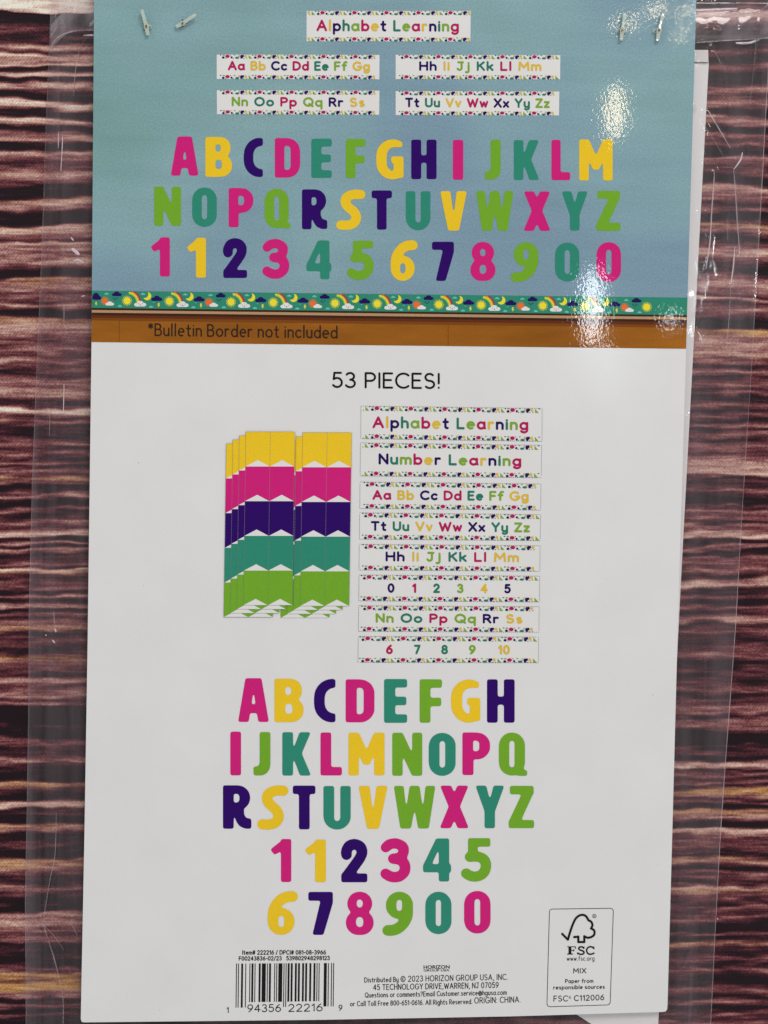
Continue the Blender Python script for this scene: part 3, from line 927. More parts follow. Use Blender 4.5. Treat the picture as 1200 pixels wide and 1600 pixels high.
CREASES = [
    # left margin
    ([(90, 18), (89, 40), (91, 70), (93, 110), (94, 170), (92, 240)], 2.6, 'crease_soft'),
    ([(76, 78), (82, 68), (91, 58), (106, 51), (126, 47.5), (150, 47)], 2.4, 'crease'),
    ([(86, 24), (94, 16), (110, 11), (130, 9), (150, 8)], 2.2, 'crease'),
    ([(90, 30), (100, 22), (118, 17), (150, 14)], 4.5, 'crease_soft'),
    ([(130, 55.5), (139, 55), (152, 55)], 2.6, 'crease_glint'),
    ([(140, 40), (152, 30)], 7, 'crease'),
    ([(138, 56), (128, 70), (121, 90), (117, 120), (115, 150)], 1.3, 'crease'),
    ([(98, 212), (97, 235), (95, 268)], 1.3, 'crease_glint'),
    ([(91.5, 206), (91, 232)], 1.0, 'crease_glint'),
    ([(92, 240), (91, 330), (88, 380)], 1.4, 'crease_soft'),
    ([(111, 371), (115, 376)], 2.4, 'crease_glint'),
    ([(112, 388), (118, 393), (124, 398)], 5.0, 'crease_glint'),
    ([(114, 408), (122, 406), (130, 410)], 2.6, 'crease_glint'),
    ([(127, 463), (133, 462)], 1.8, 'crease_glint'),
    ([(100, 475), (100, 506)], 1.2, 'crease'),
    ([(100, 600), (99.5, 622), (99, 646)], 1.3, 'crease_glint'),
    ([(78, 640), (77.5, 682)], 1.1, 'crease'),
    ([(95, 720), (94, 745), (92, 790)], 1.3, 'crease_soft'),
    ([(89, 700), (88, 800), (86, 880)], 1.6, 'crease_soft'),
    ([(66, 800), (65, 840), (66, 900)], 1.8, 'crease_soft'),
    ([(84, 955), (85, 975)], 1.0, 'crease'),
    ([(86, 982), (87.5, 988)], 2.4, 'crease_glint'),
    ([(82, 1000), (86, 1005)], 2.2, 'crease_glint'),
    ([(70.5, 993), (73, 992)], 1.8, 'crease_glint'),
    ([(100, 1060), (101, 1090), (106, 1135)], 1.4, 'crease_soft'),
    ([(117, 1085), (116, 1140)], 1.6, 'crease_soft'),
    ([(88, 1270), (86, 1335), (79, 1370), (72, 1410), (67, 1442)], 1.5, 'crease'),
    ([(67, 1442), (76, 1470), (88, 1510), (98, 1560), (98, 1612)], 2.0, 'crease'),
    ([(68, 1445), (84, 1462), (100, 1484)], 1.2, 'crease'),
    ([(76, 1452), (92, 1442), (104, 1436)], 1.4, 'crease_soft'),
    ([(106, 1440), (114, 1448), (121, 1462)], 1.0, 'crease'),
    ([(104, 1482), (112, 1476), (120, 1482)], 1.0, 'crease_soft'),
    ([(100, 1485), (102, 1540), (104, 1610)], 1.6, 'crease_soft'),
    ([(113, 1300), (117, 1380), (122, 1450)], 1.8, 'crease_soft'),
    ([(64, 1290), (64, 1400), (65, 1600)], 1.2, 'crease_soft'),
    # right margin
    ([(1084, 17), (1110, 15.5), (1152, 13.5)], 4.2, 'crease_glint'),
    ([(1084, 28), (1140, 24), (1180, 18), (1194, 12), (1203, 4)], 2.4, 'crease'),
    ([(1188, 19), (1198, 24), (1206, 34)], 2.0, 'crease'),
    ([(1190, 17), (1198, 20), (1208, 22)], 1.6, 'crease'),
    ([(1084, 66.5), (1120, 64.5), (1160, 62), (1208, 58.5)], 2.2, 'crease'),
    ([(1150, 67.5), (1170, 67), (1187, 62)], 4.0, 'crease_glint'),
    ([(1108, 71), (1112, 70)], 3.0, 'crease_glint'),
    ([(1181, 64), (1177, 110), (1171, 165)], 1.1, 'crease'),
    ([(1115, 78), (1122, 90), (1127, 101)], 1.6, 'crease'),
    ([(1127, 101), (1134, 130), (1138, 170)], 1.0, 'crease_soft'),
    ([(1106, 172), (1118, 192), (1141, 231)], 1.3, 'crease_glint'),
    ([(1085, 162), (1089, 172)], 3.0, 'crease'),
    ([(1096, 188), (1116, 220), (1134, 251)], 0.9, 'crease'),
    ([(1160, 238), (1157, 250), (1147, 264)], 2.0, 'crease_glint'),
    ([(1146, 263), (1149, 300), (1152, 350), (1156, 400)], 2.2, 'crease'),
    ([(1113, 264), (1116, 274), (1112, 330), (1109, 380), (1103, 420)], 1.5, 'crease_glint'),
    ([(1148, 386), (1146, 415), (1142, 444)], 1.5, 'crease_glint'),
    ([(1142, 444), (1139, 500), (1134, 546)], 1.0, 'crease'),
    ([(1089, 408), (1094, 430), (1097, 440)], 1.1, 'crease'),
    ([(1090, 518), (1094, 524), (1097, 535)], 2.0, 'crease_glint'),
    ([(1090, 440), (1089, 490), (1090, 520)], 1.2, 'crease_soft'),
    ([(1119, 410), (1122, 434)], 0.9, 'crease'),
    ([(1136, 340), (1137, 375)], 0.8, 'crease'),
    ([(1086, 488), (1088, 483)], 2.0, 'crease_glint'),
    ([(1101, 1020), (1100, 1060), (1099, 1110)], 2.4, 'crease_soft'),
    ([(1060, 1370), (1063, 1400)], 1.2, 'crease_soft'),
    ([(1048, 1480), (1062, 1466), (1082, 1470)], 1.2, 'crease_soft'),
    ([(1082, 1481), (1074, 1494), (1067, 1510)], 1.2, 'crease_soft'),
    ([(1076, 1428), (1072, 1448)], 1.0, 'crease_soft'),
    ([(1078, 1510), (1077, 1560), (1074, 1610)], 1.2, 'crease_soft'),
    ([(1121, 1434), (1122, 1437)], 1.6, 'crease_glint'),
]


def film_z(X, Y):
    l = lerp_tab(EDGE_L, Y); r = lerp_tab(EDGE_R, Y)
    a = np.clip((X - l) / 75, 0, 1); b = np.clip((r - X) / 90, 0, 1)
    s = lambda t: t * t * (3 - 2 * t)
    z = 0.0008 + 0.0013 * s(a) * s(b)
    # roll of film along the top closure
    d = np.clip(1 - ((Y - 33) / 26.0) ** 2, 0, 1)
    z = z + 0.0011 * np.sqrt(d) * np.where(X < 600, np.clip((X - l) / 25, 0, 1), np.clip((r - X) / 18, 0, 1))
    # crumples where the film is loose
    z = z + (vnoise(X / 34, Y / 60, 21) - 0.5) * 0.00035 * s(a) * s(b) + (vnoise(X / 12, Y / 22, 22) - 0.5) * 0.00007
    z = np.minimum(z, 0.0035)
    return z


def fold_field(X, Y):
    """real folds pressed into the film: a ridge with a shallow valley beside it"""
    z = np.zeros(X.shape)
    for pts, w, mt in CREASES:
        pl = catmull(pts, 4) if len(pts) > 2 else pts
        xs = [p[0] for p in pl]; ys = [p[1] for p in pl]
        m = (X > min(xs) - 14) & (X < max(xs) + 14) & (Y > min(ys) - 14) & (Y < max(ys) + 14)
        if not m.any():
            continue
        d = seg_dist(X[m], Y[m], pl)
        d2 = seg_dist(X[m] - 4.0, Y[m] + 1.0, pl)
        a = 0.00010 if mt == 'crease_soft' else 0.00007
        z[m] += a * np.exp(-(d / 2.4) ** 2) - 0.7 * a * np.exp(-(d2 / 3.0) ** 2)
    return z


def build_film():
    us = np.concatenate([np.linspace(0, 0.10, 64), np.linspace(0.10, 0.86, 20)[1:], np.linspace(0.86, 1, 88)[1:]])
    ys = np.concatenate([np.arange(-240, -20, 10.0), np.arange(-20, 620, 2.5), np.arange(620, 1790, 4.0)])
    U, Y = np.meshgrid(us, ys)
    X = lerp_tab(EDGE_L, Y) * (1 - U) + lerp_tab(EDGE_R, Y) * U
    W = P(X, Y, film_z(X, Y) + fold_field(X, Y))
    ny, nx = X.shape
    idx = np.arange(ny * nx).reshape(ny, nx)
    quads = np.stack([idx[1:, :-1], idx[1:, 1:], idx[:-1, 1:], idx[:-1, :-1]], -1).reshape(-1, 4).tolist()
    part('front_film', W.reshape(-1, 3), quads, M['film'], bag, smooth=True)
    # back film lies on the cloth
    ys = np.arange(-240, 1790, 40.0); us = np.linspace(0, 1, 12)
    U, Y = np.meshgrid(us, ys)
    X = lerp_tab(EDGE_L, Y) * (1 - U) + lerp_tab(EDGE_R, Y) * U
    W = P(X, Y, 0.0005)
    ny, nx = X.shape
    idx = np.arange(ny * nx).reshape(ny, nx)
    quads = np.stack([idx[1:, :-1], idx[1:, 1:], idx[:-1, 1:], idx[:-1, :-1]], -1).reshape(-1, 4).tolist()
    part('back_film', W.reshape(-1, 3), quads, M['seal'], bag)
    # welded side
    ys = np.arange(-240, 1790, 8.0); us = np.linspace(0, 1, 5)
    U, Y = np.meshgrid(us, ys)
    X = lerp_tab(EDGE_L, Y) * (1 - U) + lerp_tab(SEAM_L, Y) * U
    W = P(X, Y, film_z(X, Y) + 0.00025 + 0.0002 * np.sin(U * math.pi))
    ny, nx = X.shape
    idx = np.arange(ny * nx).reshape(ny, nx)
    quads = np.stack([idx[1:, :-1], idx[1:, 1:], idx[:-1, 1:], idx[:-1, :-1]], -1).reshape(-1, 4).tolist()
    part('side_seal', W.reshape(-1, 3), quads, M['seal'], bag, smooth=True)


build_film()


def closure(x0, x1, bend):
    """heat-welded roll across the mouth of the bag"""
    xs = np.linspace(x0, x1, 40); vs = np.linspace(0, 1, 14)
    V = []
    for v in vs:
        for x in xs:
            t = (x - x0) / (x1 - x0)
            sag = 30 * max(0.0, 1 - t / 0.55) ** 2 if bend else -5.0 * t
            y = (10 if bend else 24) + v * (38 if bend else 42) + sag
            z = float(film_z(np.array([x]), np.array([y]))[0]) + 0.0003 + 0.0006 * math.sin(math.pi * v) ** 0.7 + 0.00012 * math.sin(x * 0.21 + v * 5)
            V.append(P(x, y, z))
    n = len(xs)
    F = [(i * n + k, (i + 1) * n + k, (i + 1) * n + k + 1, i * n + k + 1) for i in range(len(vs) - 1) for k in range(n - 1)]
    part('closure_roll', V, F, M['roll'], bag, smooth=True)


closure(79, 160, True)
closure(1070, 1206, False)


def crease(pts, w, mat, name='crease', taper=True, lift=0.00018):
    """a pinched ridge of film, or a painted glint: rounded low tube along a path"""
    c = catmull(pts, 6) if len(pts) > 2 else [tuple(np.array(pts[0]) * (1 - t) + np.array(pts[1]) * t) for t in np.linspace(0, 1, 10)]
    c = np.array(c, float)
    n = len(c)
    jit = np.cumsum(rng.normal(0, 0.10, (n, 2)), 0); jit -= np.linspace(0, 1, n)[:, None] * jit[-1]
    c = c + jit * 0.5
    z = film_z(c[:, 0], c[:, 1]) + lift
    tg = np.gradient(c, axis=0); tg /= np.linalg.norm(tg, axis=1)[:, None] + 1e-9
    nm = np.stack([-tg[:, 1], tg[:, 0]], 1)
    prof = np.sin(np.linspace(0.08, 0.92, n) * math.pi) ** 0.6 if taper else np.ones(n)
    prof = prof * (0.8 + 0.4 * rng.random(n))
    V = []; K = 5
    for k in range(K):
        a = math.pi * k / (K - 1)
        off = math.cos(a) * w / 2 * prof
        V.append(P(c[:, 0] + nm[:, 0] * off, c[:, 1] + nm[:, 1] * off, z + math.sin(a) * 0.00010 * w * prof))
    V = np.stack(V, 1).reshape(-1, 3)
    F = []
    for i in range(n - 1):
        for k in range(K - 1):
            F.append((i * K + k, i * K + k + 1, (i + 1) * K + k + 1, (i + 1) * K + k))
    return part(name, V, F, M[mat], bag, smooth=True)


for pts, w, mt in CREASES:
    if mt != 'crease_soft':
        crease(pts, w * (1.15 if mt == 'crease_glint' else 0.9), mt)
# the folded right edge of the bag
er = [(lerp_tab(EDGE_R, y) - 1.0, y) for y in range(-20, 1640, 60)]
crease(er, 1.1, 'crease', name='folded_edge', taper=False)
el = [(lerp_tab(EDGE_L, y) + 1.0, y) for y in range(-20, 1640, 60)]
crease(el, 1.0, 'crease_soft', name='folded_edge', taper=False)


# ------------------------------------------------------------------ white sheets inside the bag
def slab(name, quad, z0, z1, mat, root, nsub=1):
    """flat sheet with thickness; quad of sheet-plane corners TL TR BR BL"""
    top = [P(x, y, z1) for x, y in quad]
    bot = [np.array([p[0], p[1], z0]) for p in top]
    V = np.array(top + bot)
    n = len(quad)
    F = [tuple(range(n - 1, -1, -1)), tuple(range(n, 2 * n))]
    for i in range(n):
        j = (i + 1) % n
        F.append((i, j, n + j, n + i))
    return part(name, V, F, mat, root)


stack = thing('paper_stack', 'white paper pieces inside the bag, peeking out past the right edge of the card', 'paper', tuple(P(620, 850, 0.0)))
slab('sheet', [(210, 98), (1107.5, 98), (1067, 850), (1026.5, 1640), (990, 1640), (900, 1584), (190, 1560)], 0.0006, 0.0010, M['paper'], stack)
slab('sheet', [(208, 100), (1105.5, 101), (1065, 850), (1025.5, 1640), (986, 1640), (896, 1582), (188, 1558)], 0.00102, 0.0015, M['paper'], stack)
# white tilted flap added for the bright glare at the stack's top
fl = [P(1068, 78, 0.0019), P(1106.5, 78, 0.0018), P(1107, 97, 0.0016), P(1068, 96, 0.0016)]
V = np.array(fl + [q - np.array([0, 0, 0.0002]) for q in fl])
part('glare_flap', V, [(3, 2, 1, 0), (4, 5, 6, 7), (0, 1, 5, 4), (1, 2, 6, 5), (2, 3, 7, 6), (3, 0, 4, 7)], M['white'], stack)

# ------------------------------------------------------------------ the printed card
card = thing('printed_card', 'tall glossy card printed with alphabet letters, blue above and white below, on the plastic bag', 'packaging card', tuple(P(600, 800, Z_CARD - 0.0005)))
CL = [(-200, 148.5), (0, 147), (535, 143), (1000, 137), (1300, 132), (1596, 126)]
CR = [(-200, 1094), (0, 1088), (545, 1072), (1000, 1058), (1300, 1050.5), (1578, 1042.5)]
outline = [(x, y) for y, x in CR]
outline = [(1094, -200), (1088, 0), (1072, 545), (1058.5, 1000), (1050.5, 1300), (1043, 1570), (1042.4, 1577), (1040, 1580.5), (1034, 1581.2),
           (800, 1588), (500, 1593.5), (131, 1597.5), (127.5, 1596.5), (126.2, 1592), (132, 1300), (137, 1000), (143, 535), (147, 0), (148.5, -200)]
top = P([q[0] for q in outline], [q[1] for q in outline], Z_CARD)
n = len(outline)
bot = top - np.array([0, 0, 0.00045])
part('card_sheet', np.vstack([top, bot]), [tuple(range(n - 1, -1, -1)), tuple(range(n, 2 * n))] + [(i, (i + 1) % n, n + (i + 1) % n, n + i) for i in range(n)], M['card'], card)

mb = MB()
mb.poly([(148.5, -200), (1094, -200), (1088, 0), (1073.4, 497), (143.3, 485.5), (147, 0)], 'panel', 1)
mb.build('blue_panel', card)


def band(y0l, y0r, y1l, y1r, m, level, mb_):
    xl0 = np.interp(y0l, [0, 545], [147, 143]); xl1 = np.interp(y1l, [0, 545], [147, 143])
    xr0 = np.interp(y0r, [0, 545], [1088, 1072]); xr1 = np.interp(y1r, [0, 545], [1088, 1072])
    mb_.poly([(xl0, y0l), (xr0, y0r), (xr1, y1r), (xl1, y1l)], m, level)


mb = MB()
band(496.3, 508, 534.5, 545, 'wood', 2, mb)
band(496.3, 508, 500.6, 512.2, 'rail_mid', 3, mb)
mb.poly([(186, 501.5), (186.6, 501.5), (186.6, 534.8), (186, 534.8)], 'rail_brown', 3)
mb.poly([(700, 508.2), (700.6, 508.2), (700.6, 540.4), (700, 540.4)], 'rail_brown', 3)
wood = mb.build('wood_trim', card)
mb = MB()
band(481, 492.3, 484.3, 495.4, 'rail_dark', 2, mb)
band(484.3, 495.4, 488.4, 499.6, 'rail_beige', 2, mb)
band(488.4, 499.6, 492.2, 503.6, 'rail_dark', 2, mb)
band(492.2, 503.6, 496.3, 508, 'rail_brown', 2, mb)
mb.build('frame_rail', card)
mb = MB()
mono_line(mb, '*Bulletin Border not included', ['brownblack'], 231.5, 527.5, 525.0, 529.2, 20.0, 1.15, 4, gap=.27, space=.36)
mb.build('note_lettering', card, parent=wood)

# weather border
mb = MB()
band(454, 465, 481, 492.3, 'band_teal', 2, mb)
border = mb.build('weather_border', card)


def by(x, y):
    """follow the border's gentle fall to the right"""
    return (x, y + (x - 143) * 11.3 / 929.0)


def tr(pts):
    return [by(*p) for p in pts]


def cloud(mb, cx, cy, w, m, level):
    h = w * 0.42
    ops = [(1, tr(ell(cx - w * .27, cy + h * .12, w * .22, h * .36))), (1, tr(ell(cx, cy - h * .12, w * .27, h * .52))),
           (1, tr(ell(cx + w * .27, cy + h * .10, w * .22, h * .36))), (1, tr(bx(cx - w * .3, cy, cx + w * .3, cy + h * .46)))]
    blob(mb, ops, m, level, st=0.4)


def star(cx, cy, r0, r1, n, m, level, mb):
    ops = [(1, tr(ell(cx, cy, r0)))]
    mb.poly(tr(ell(cx, cy, r0, n=24)), m, level)
    for k in range(n):
        a = 2 * math.pi * k / n
        c, s = math.cos(a), math.sin(a)
        q = [(cx + (r0 + .5) * c - .55 * s, cy + (r0 + .5) * s + .55 * c), (cx + r1 * c - .3 * s, cy + r1 * s + .3 * c),
             (cx + r1 * c + .3 * s, cy + r1 * s - .3 * c), (cx + (r0 + .5) * c + .55 * s, cy + (r0 + .5) * s - .55 * c)]
        mb.poly(tr(q), m, level)


def moon(cx, cy, r, m, level, mb):
    o = ell(cx, cy, r, n=24); i = ell(cx - r * .62, cy - r * .45, r * .92, n=24)
    blob(mb, [(1, tr(o)), (-1, tr(i))], m, level, st=0.35)


def clipx(x):
    return 150 < x < 1066


mb = MB()
for k in range(-1, 7):
    o = 164.0 + 162.4 * k
    y0 = -0.25  # small settling of the pattern
    if clipx(o - 6) and clipx(o + 12):
        star(o, 470, 4.6, 7.0, 16, 'sun_orange', 3, mb)
        cloud(mb, o + 7.5, 474.2, 14, 'white', 4)
    if clipx(o + 9) and clipx(o + 28):
        cloud(mb, o + 18.5, 459.2, 16, 's_navy', 3)
        for dx, dy in ((13.3, 465.8), (16, 467.8), (18.6, 465.6)):
            mb.poly(tr(ell(o + dx, dy, 1.0, n=8)), 's_navy', 3)
    for sh in (34.5, 100.6):
        c = o + sh
        if not (clipx(c - 8) and clipx(c + 58)):
            if clipx(c - 8) and clipx(c + 8):
                star(c, 469.2, 5.6, 8.0, 18, 'sun_yellow', 3, mb)
            continue
        star(c, 469.2, 5.6, 8.0, 18, 'sun_yellow', 3, mb)
        # rainbow sweeping down into the cloud
        for cl, r in (('plum', 19.6), ('sun_orange', 17.7), ('sun_yellow', 15.8), ('lime', 13.9)):
            a1 = min(math.asin(min(1, 16.4 / r)), math.radians(82))
            pl = [by(c + 1.5 + r * math.cos(a), 472 - r * math.sin(a)) for a in np.linspace(math.radians(6), a1, 9)]
            strokes(mb, [pl], 0.92, cl, 3, 0.35)
        cloud(mb, c + 20.5, 474.2, 19.5, 'white', 4)
        for dx in (-2.6, 3.6):
            mb.poly(tr(ell(c + 20.5 + dx, 473.6, .55, n=8)), 'black', 5)
        mb.poly(tr(ell(c + 20.8, 475.6, 1.0, .7, n=10)), 'black', 5)
        moon(c + 31.4, 461.6, 6.4, 'sun_yellow', 3, mb)
        cloud(mb, c + 24.8, 458.4, 7.5, 'aqua', 3)
        cloud(mb, c + 46.5, 465.6, 18, 's_navy', 3)
        mb.poly(tr([(c + 48.6, 472.0), (c + 51, 472.2), (c + 50, 475.0), (c + 51.8, 475.2), (c + 48.2, 479.4), (c + 49.2, 476.2), (c + 47.6, 476)]), 'sun_yellow', 3)
        cloud(mb, c + 37.5, 478.2, 7.2, 'aqua', 3)
        mb.poly(tr(ell(c + 41.5, 471.2, 1.2, 0.9, n=8)), 'aqua', 3)
    if clipx(o + 18) and clipx(o + 30):
        cloud(mb, o + 23.4, 477.6, 7.4, 'aqua', 3)
    if clipx(o - 2) and clipx(o + 8):
        cloud(mb, o + 2.5, 458.8, 7.4, 'aqua', 3)
# cut cloud and bolt at the left edge
blob(mb, [(1, tr(ell(150, 463, 5.2, 5.6))), (1, tr(ell(154.5, 465.4, 4, 3.2))), (1, tr(bx(143.8, 462, 155, 468.2))), (-1, bx(130, 440, 144.2, 490))], 's_navy', 3, st=0.4)
mb.poly(tr([(149.6, 471.6), (151.6, 471.6), (150.6, 474), (152.0, 474.2), (149.2, 478), (149.8, 475), (148.6, 474.8)]), 'sun_yellow', 3)
mb.build('weather_pattern', card, parent=border)

# ---- word strips
PIN, YEL, NAV, TEA, GRE = 's_pink', 's_yellow', 's_navy', 's_teal', 's_green'
C_ALPHA = [PIN, YEL, NAV, TEA, GRE, PIN, YEL, NAV, TEA, GRE, PIN, YEL, NAV, TEA, GRE, PIN]
C_NUM = [NAV, TEA, GRE, PIN, YEL, NAV, TEA, GRE, PIN, YEL, NAV, TEA, GRE, PIN]
PAIR = lambda cs: [c for c in cs for _ in (0, 1)]
C_AG = PAIR([PIN, YEL, NAV, PIN, TEA, GRE, YEL]); C_HM = PAIR([NAV, YEL, GRE, TEA, PIN, YEL])
C_NS = PAIR([GRE, TEA, PIN, GRE, NAV, YEL]); C_TZ = PAIR([NAV, TEA, YEL, PIN, NAV, TEA, GRE])
T_AG, T_HM, T_NS, T_TZ = 'Aa Bb Cc Dd Ee Ff Gg', 'Hh Ii Jj Kk Ll Mm', 'Nn Oo Pp Qq Rr Ss', 'Tt Uu Vv Ww Xx Yy Zz'


def fruit_edge(corners, at_top, period, eh, base, shift=0.0):
    """printed confetti edge of a strip: corners TL TR BR BL"""
    (xl, ytl), (xr, ytr), (xr2, ybr), (xl2, ybl) = corners
    mb = MB()

    def q(u, v):   # u along in units, v 0..1 across the edge
        t = (u) / (xr - xl)
        if at_top:
            x = xl + u; y = ytl + (ytr - ytl) * t + v * eh
        else:
            x = xl2 + u * (xr2 - xl2) / (xr - xl); y = ybl + (ybr - ybl) * t - (1 - v) * eh
        return (x, y)
    L = xr - xl
    k = period / 400.0
    items = [('p', GRE, [(0, .05), (0, .95), (44, .99)]), ('e', NAV, 82, .72, 17, .27), ('e', GRE, 88, .15, 15, .13), ('e', PIN, 135, .42, 28, .40),
             ('e', NAV, 186, .66, 13, .24), ('e', TEA, 255, .76, 26, .24), ('p', GRE, [(206, .02), (240, .02), (222, .30)]), ('e', YEL, 282, .14, 13, .11), ('e', NAV, 311, .52, 18, .47),
             ('e', NAV, 330, .32, 13, .29), ('e', YEL, 363, .38, 16, .34), ('e', GRE, 376, .86, 7, .12), ('e', NAV, 50, .12, 11, .10), ('e', TEA, 205, .90, 8, .09),
             ('e', GRE, 112, .90, 8, .09), ('e', PIN, 172, .14, 7, .10), ('p', TEA, [(268, .40), (296, .34), (276, .52)]), ('e', NAV, 340, .92, 7, .08)]
    r0 = -1
    for rep in range(r0, int(L / period) + 2):
        o = rep * period + shift
        for it in items:
            if it[0] == 'p':
                pts = [(o + a * k, b) for a, b in it[2]]
            else:
                _, c, cx, cy, rx, ry = it
                pts = [(o + a * k, b) for a, b in ell(cx, cy, rx, 1, n=12)]
                pts = [(a, cy + (b - cy) * ry) for a, b in pts]
            if min(p[0] for p in pts) < 0.6 or max(p[0] for p in pts) > L - 0.6:
                continue
            mb.poly([q(a, b) for a, b in pts], it[1], base + 2 + (items.index(it) % 3))
    return mb


def word_strip(corners, text, cols, tx0, tx1, b0, b1, cap, r, eh, period, shift, base, label, outline=True, digits=None):
    mb = MB()
    mb.poly(list(corners), 'white', base)
    if outline:
        c = corners
        for i in range(4):
            (x0, y0), (x1, y1) = c[i], c[(i + 1) % 4]
            L = math.hypot(x1 - x0, y1 - y0); nseg = int(L / 3.0)
            ux, uy = (x1 - x0) / L, (y1 - y0) / L
            for s in range(nseg):
                a = s * 3.0; e = a + 1.9
                px, py = -uy * .35, ux * .35
                mb.poly([(x0 + ux * a + px, y0 + uy * a + py), (x0 + ux * e + px, y0 + uy * e + py), (x0 + ux * e - px, y0 + uy * e - py), (x0 + ux * a - px, y0 + uy * a - py)], 'grey', base + 1 + (i % 2) * 0.5)
    strip = mb.build('word_strip', card, label=label)
    fruit_edge(corners, True, period, eh, base, shift).build('patterned_edge', card, parent=strip)
    fruit_edge(corners, False, period, eh, base, shift).build('patterned_edge', card, parent=strip)
    mb = MB()
    if digits:
        for d, x, c in digits:
            mono_at(mb, d, c, x, b0 + (b1 - b0) * (x - corners[0][0]) / (corners[1][0] - corners[0][0]), cap, r, base + 2, gap=.34, sxk=1.12)
    else:
        mono_line(mb, text, cols, tx0, tx1, b0, b1, cap, r, base + 2, gap=.33, space=.48)
    mb.build('lettering', card, parent=strip)


word_strip([(479, 17), (735.5, 17), (735, 65), (479, 64.5)], 'Alphabet Learning', C_ALPHA, 494.5, 717, 48.8, 49.6, 18, 1.75, 6.6, 50, 8, 3, 'Alphabet Learning strip on the blue panel', False)
word_strip([(338.6, 85.2), (593, 85.8), (592.8, 124), (338.6, 123.4)], T_AG, C_AG, 356, 578, 110, 111, 15, 1.6, 6.4, 50, 0, 3, 'Aa to Gg strip on the blue panel', False)
word_strip([(618.2, 85.6), (875.6, 86.2), (875.2, 124), (618.2, 123.6)], T_HM, C_HM, 655, 846, 110.6, 111, 15, 1.6, 6.4, 50, 0, 3, 'Hh to Mm strip on the blue panel', False)
word_strip([(338.8, 141), (593, 141.6), (592.4, 179.4), (339, 178.4)], T_NS, C_NS, 362, 570, 166, 167.4, 15, 1.6, 6.4, 50, 0, 3, 'Nn to Ss strip on the blue panel', False)
word_strip([(618.2, 142.4), (874, 143), (873.4, 180.4), (618.2, 179.8)], T_TZ, C_TZ, 633, 859, 167.6, 168.8, 15, 1.6, 6.4, 50, 0, 3, 'Tt to Zz strip on the blue panel', False)

word_strip([(564, 634.4), (847, 638.2), (846.8, 689.6), (563.8, 685.4)], 'Alphabet Learning', C_ALPHA, 582, 825.5, 669, 672.4, 18.5, 1.85, 7.4, 53, 7, 2, 'Alphabet Learning strip on the white half')
word_strip([(563.2, 692), (846.2, 695.8), (845.6, 746.4), (562.8, 743.6)], 'Number Learning', C_NUM, 591.5, 814.5, 725.8, 728.6, 17.5, 1.85, 7.4, 53, 7, 2, 'Number Learning strip on the white half')
word_strip([(562.6, 753), (845.2, 756.2), (844.8, 797), (562.2, 794.4)], T_AG, C_AG, 582, 826, 781, 783, 15.5, 1.7, 7.2, 55.5, 0, 2, 'Aa to Gg strip on the white half')
word_strip([(562, 801.2), (844.6, 804), (844, 844.8), (561.6, 842.4)], T_TZ, C_TZ, 579.5, 828, 829.6, 832, 15.5, 1.7, 7.2, 55.5, -2, 2, 'Tt to Zz strip on the white half')
word_strip([(561.4, 850.4), (843.8, 852.8), (843.4, 892.6), (561, 890.6)], T_HM, C_HM, 602.5, 811, 877.2, 878.6, 15.5, 1.7, 7.2, 55.5, -1, 2, 'Hh to Mm strip on the white half')
word_strip([(561, 898.4), (843.2, 900.2), (842.8, 940.6), (560.6, 938.8)], '', None, 0, 0, 926, 927.6, 15, 1.7, 7.2, 55.5, -3, 2, '0 to 5 strip on the white half',
           digits=[('0', 611, NAV), ('1', 647.3, PIN), ('2', 682.2, TEA), ('3', 719.2, GRE), ('4', 756.5, YEL), ('5', 793, NAV)])
word_strip([(560.4, 946.4), (842.4, 948), (842, 987.8), (560, 986.4)], T_NS, C_NS, 587, 816.5, 973, 974.6, 15, 1.7, 7.2, 55.5, -2, 2, 'Nn to Ss strip on the white half')
word_strip([(559.8, 994.4), (841.6, 995.4), (841.2, 1035.6), (559.4, 1035)], '', None, 0, 0, 1022, 1023, 15, 1.7, 7.2, 55.5, -4, 2, '6 to 10 strip on the white half',
           digits=[('6', 608.5, PIN), ('7', 652, TEA), ('8', 694.7, TEA), ('9', 738, GRE), ('10', 787.5, YEL)])

# ---- big letters and numerals
PK, YE, NA, TE, GR = 'pink', 'yellow', 'navy', 'teal', 'green'
CNAME = {PK: 'magenta', YE: 'yellow', NA: 'indigo', TE: 'teal', GR: 'green'}
A1 = lambda s: [(ch, c, 200 + a / 2.857, 190 + y0 / 2.857, 200 + b / 2.857, 190 + y1 / 2.857) for ch, c, a, b, y0, y1 in s]
A2 = lambda s: [(ch, c, 600 + a / 2.857, 190 + y0 / 2.857, 600 + b / 2.857, 190 + y1 / 2.857) for ch, c, a, b, y0, y1 in s]
A3 = lambda s: [(ch, c, 330 + a / 2.264, 1040 + y0 / 2.264, 330 + b / 2.264, 1040 + y1 / 2.264) for ch, c, a, b, y0, y1 in s]
A4 = lambda s: [(ch, c, 330 + a / 2.264, 1290 + y0 / 2.264, 330 + b / 2.264, 1290 + y1 / 2.264) for ch, c, a, b, y0, y1 in s]
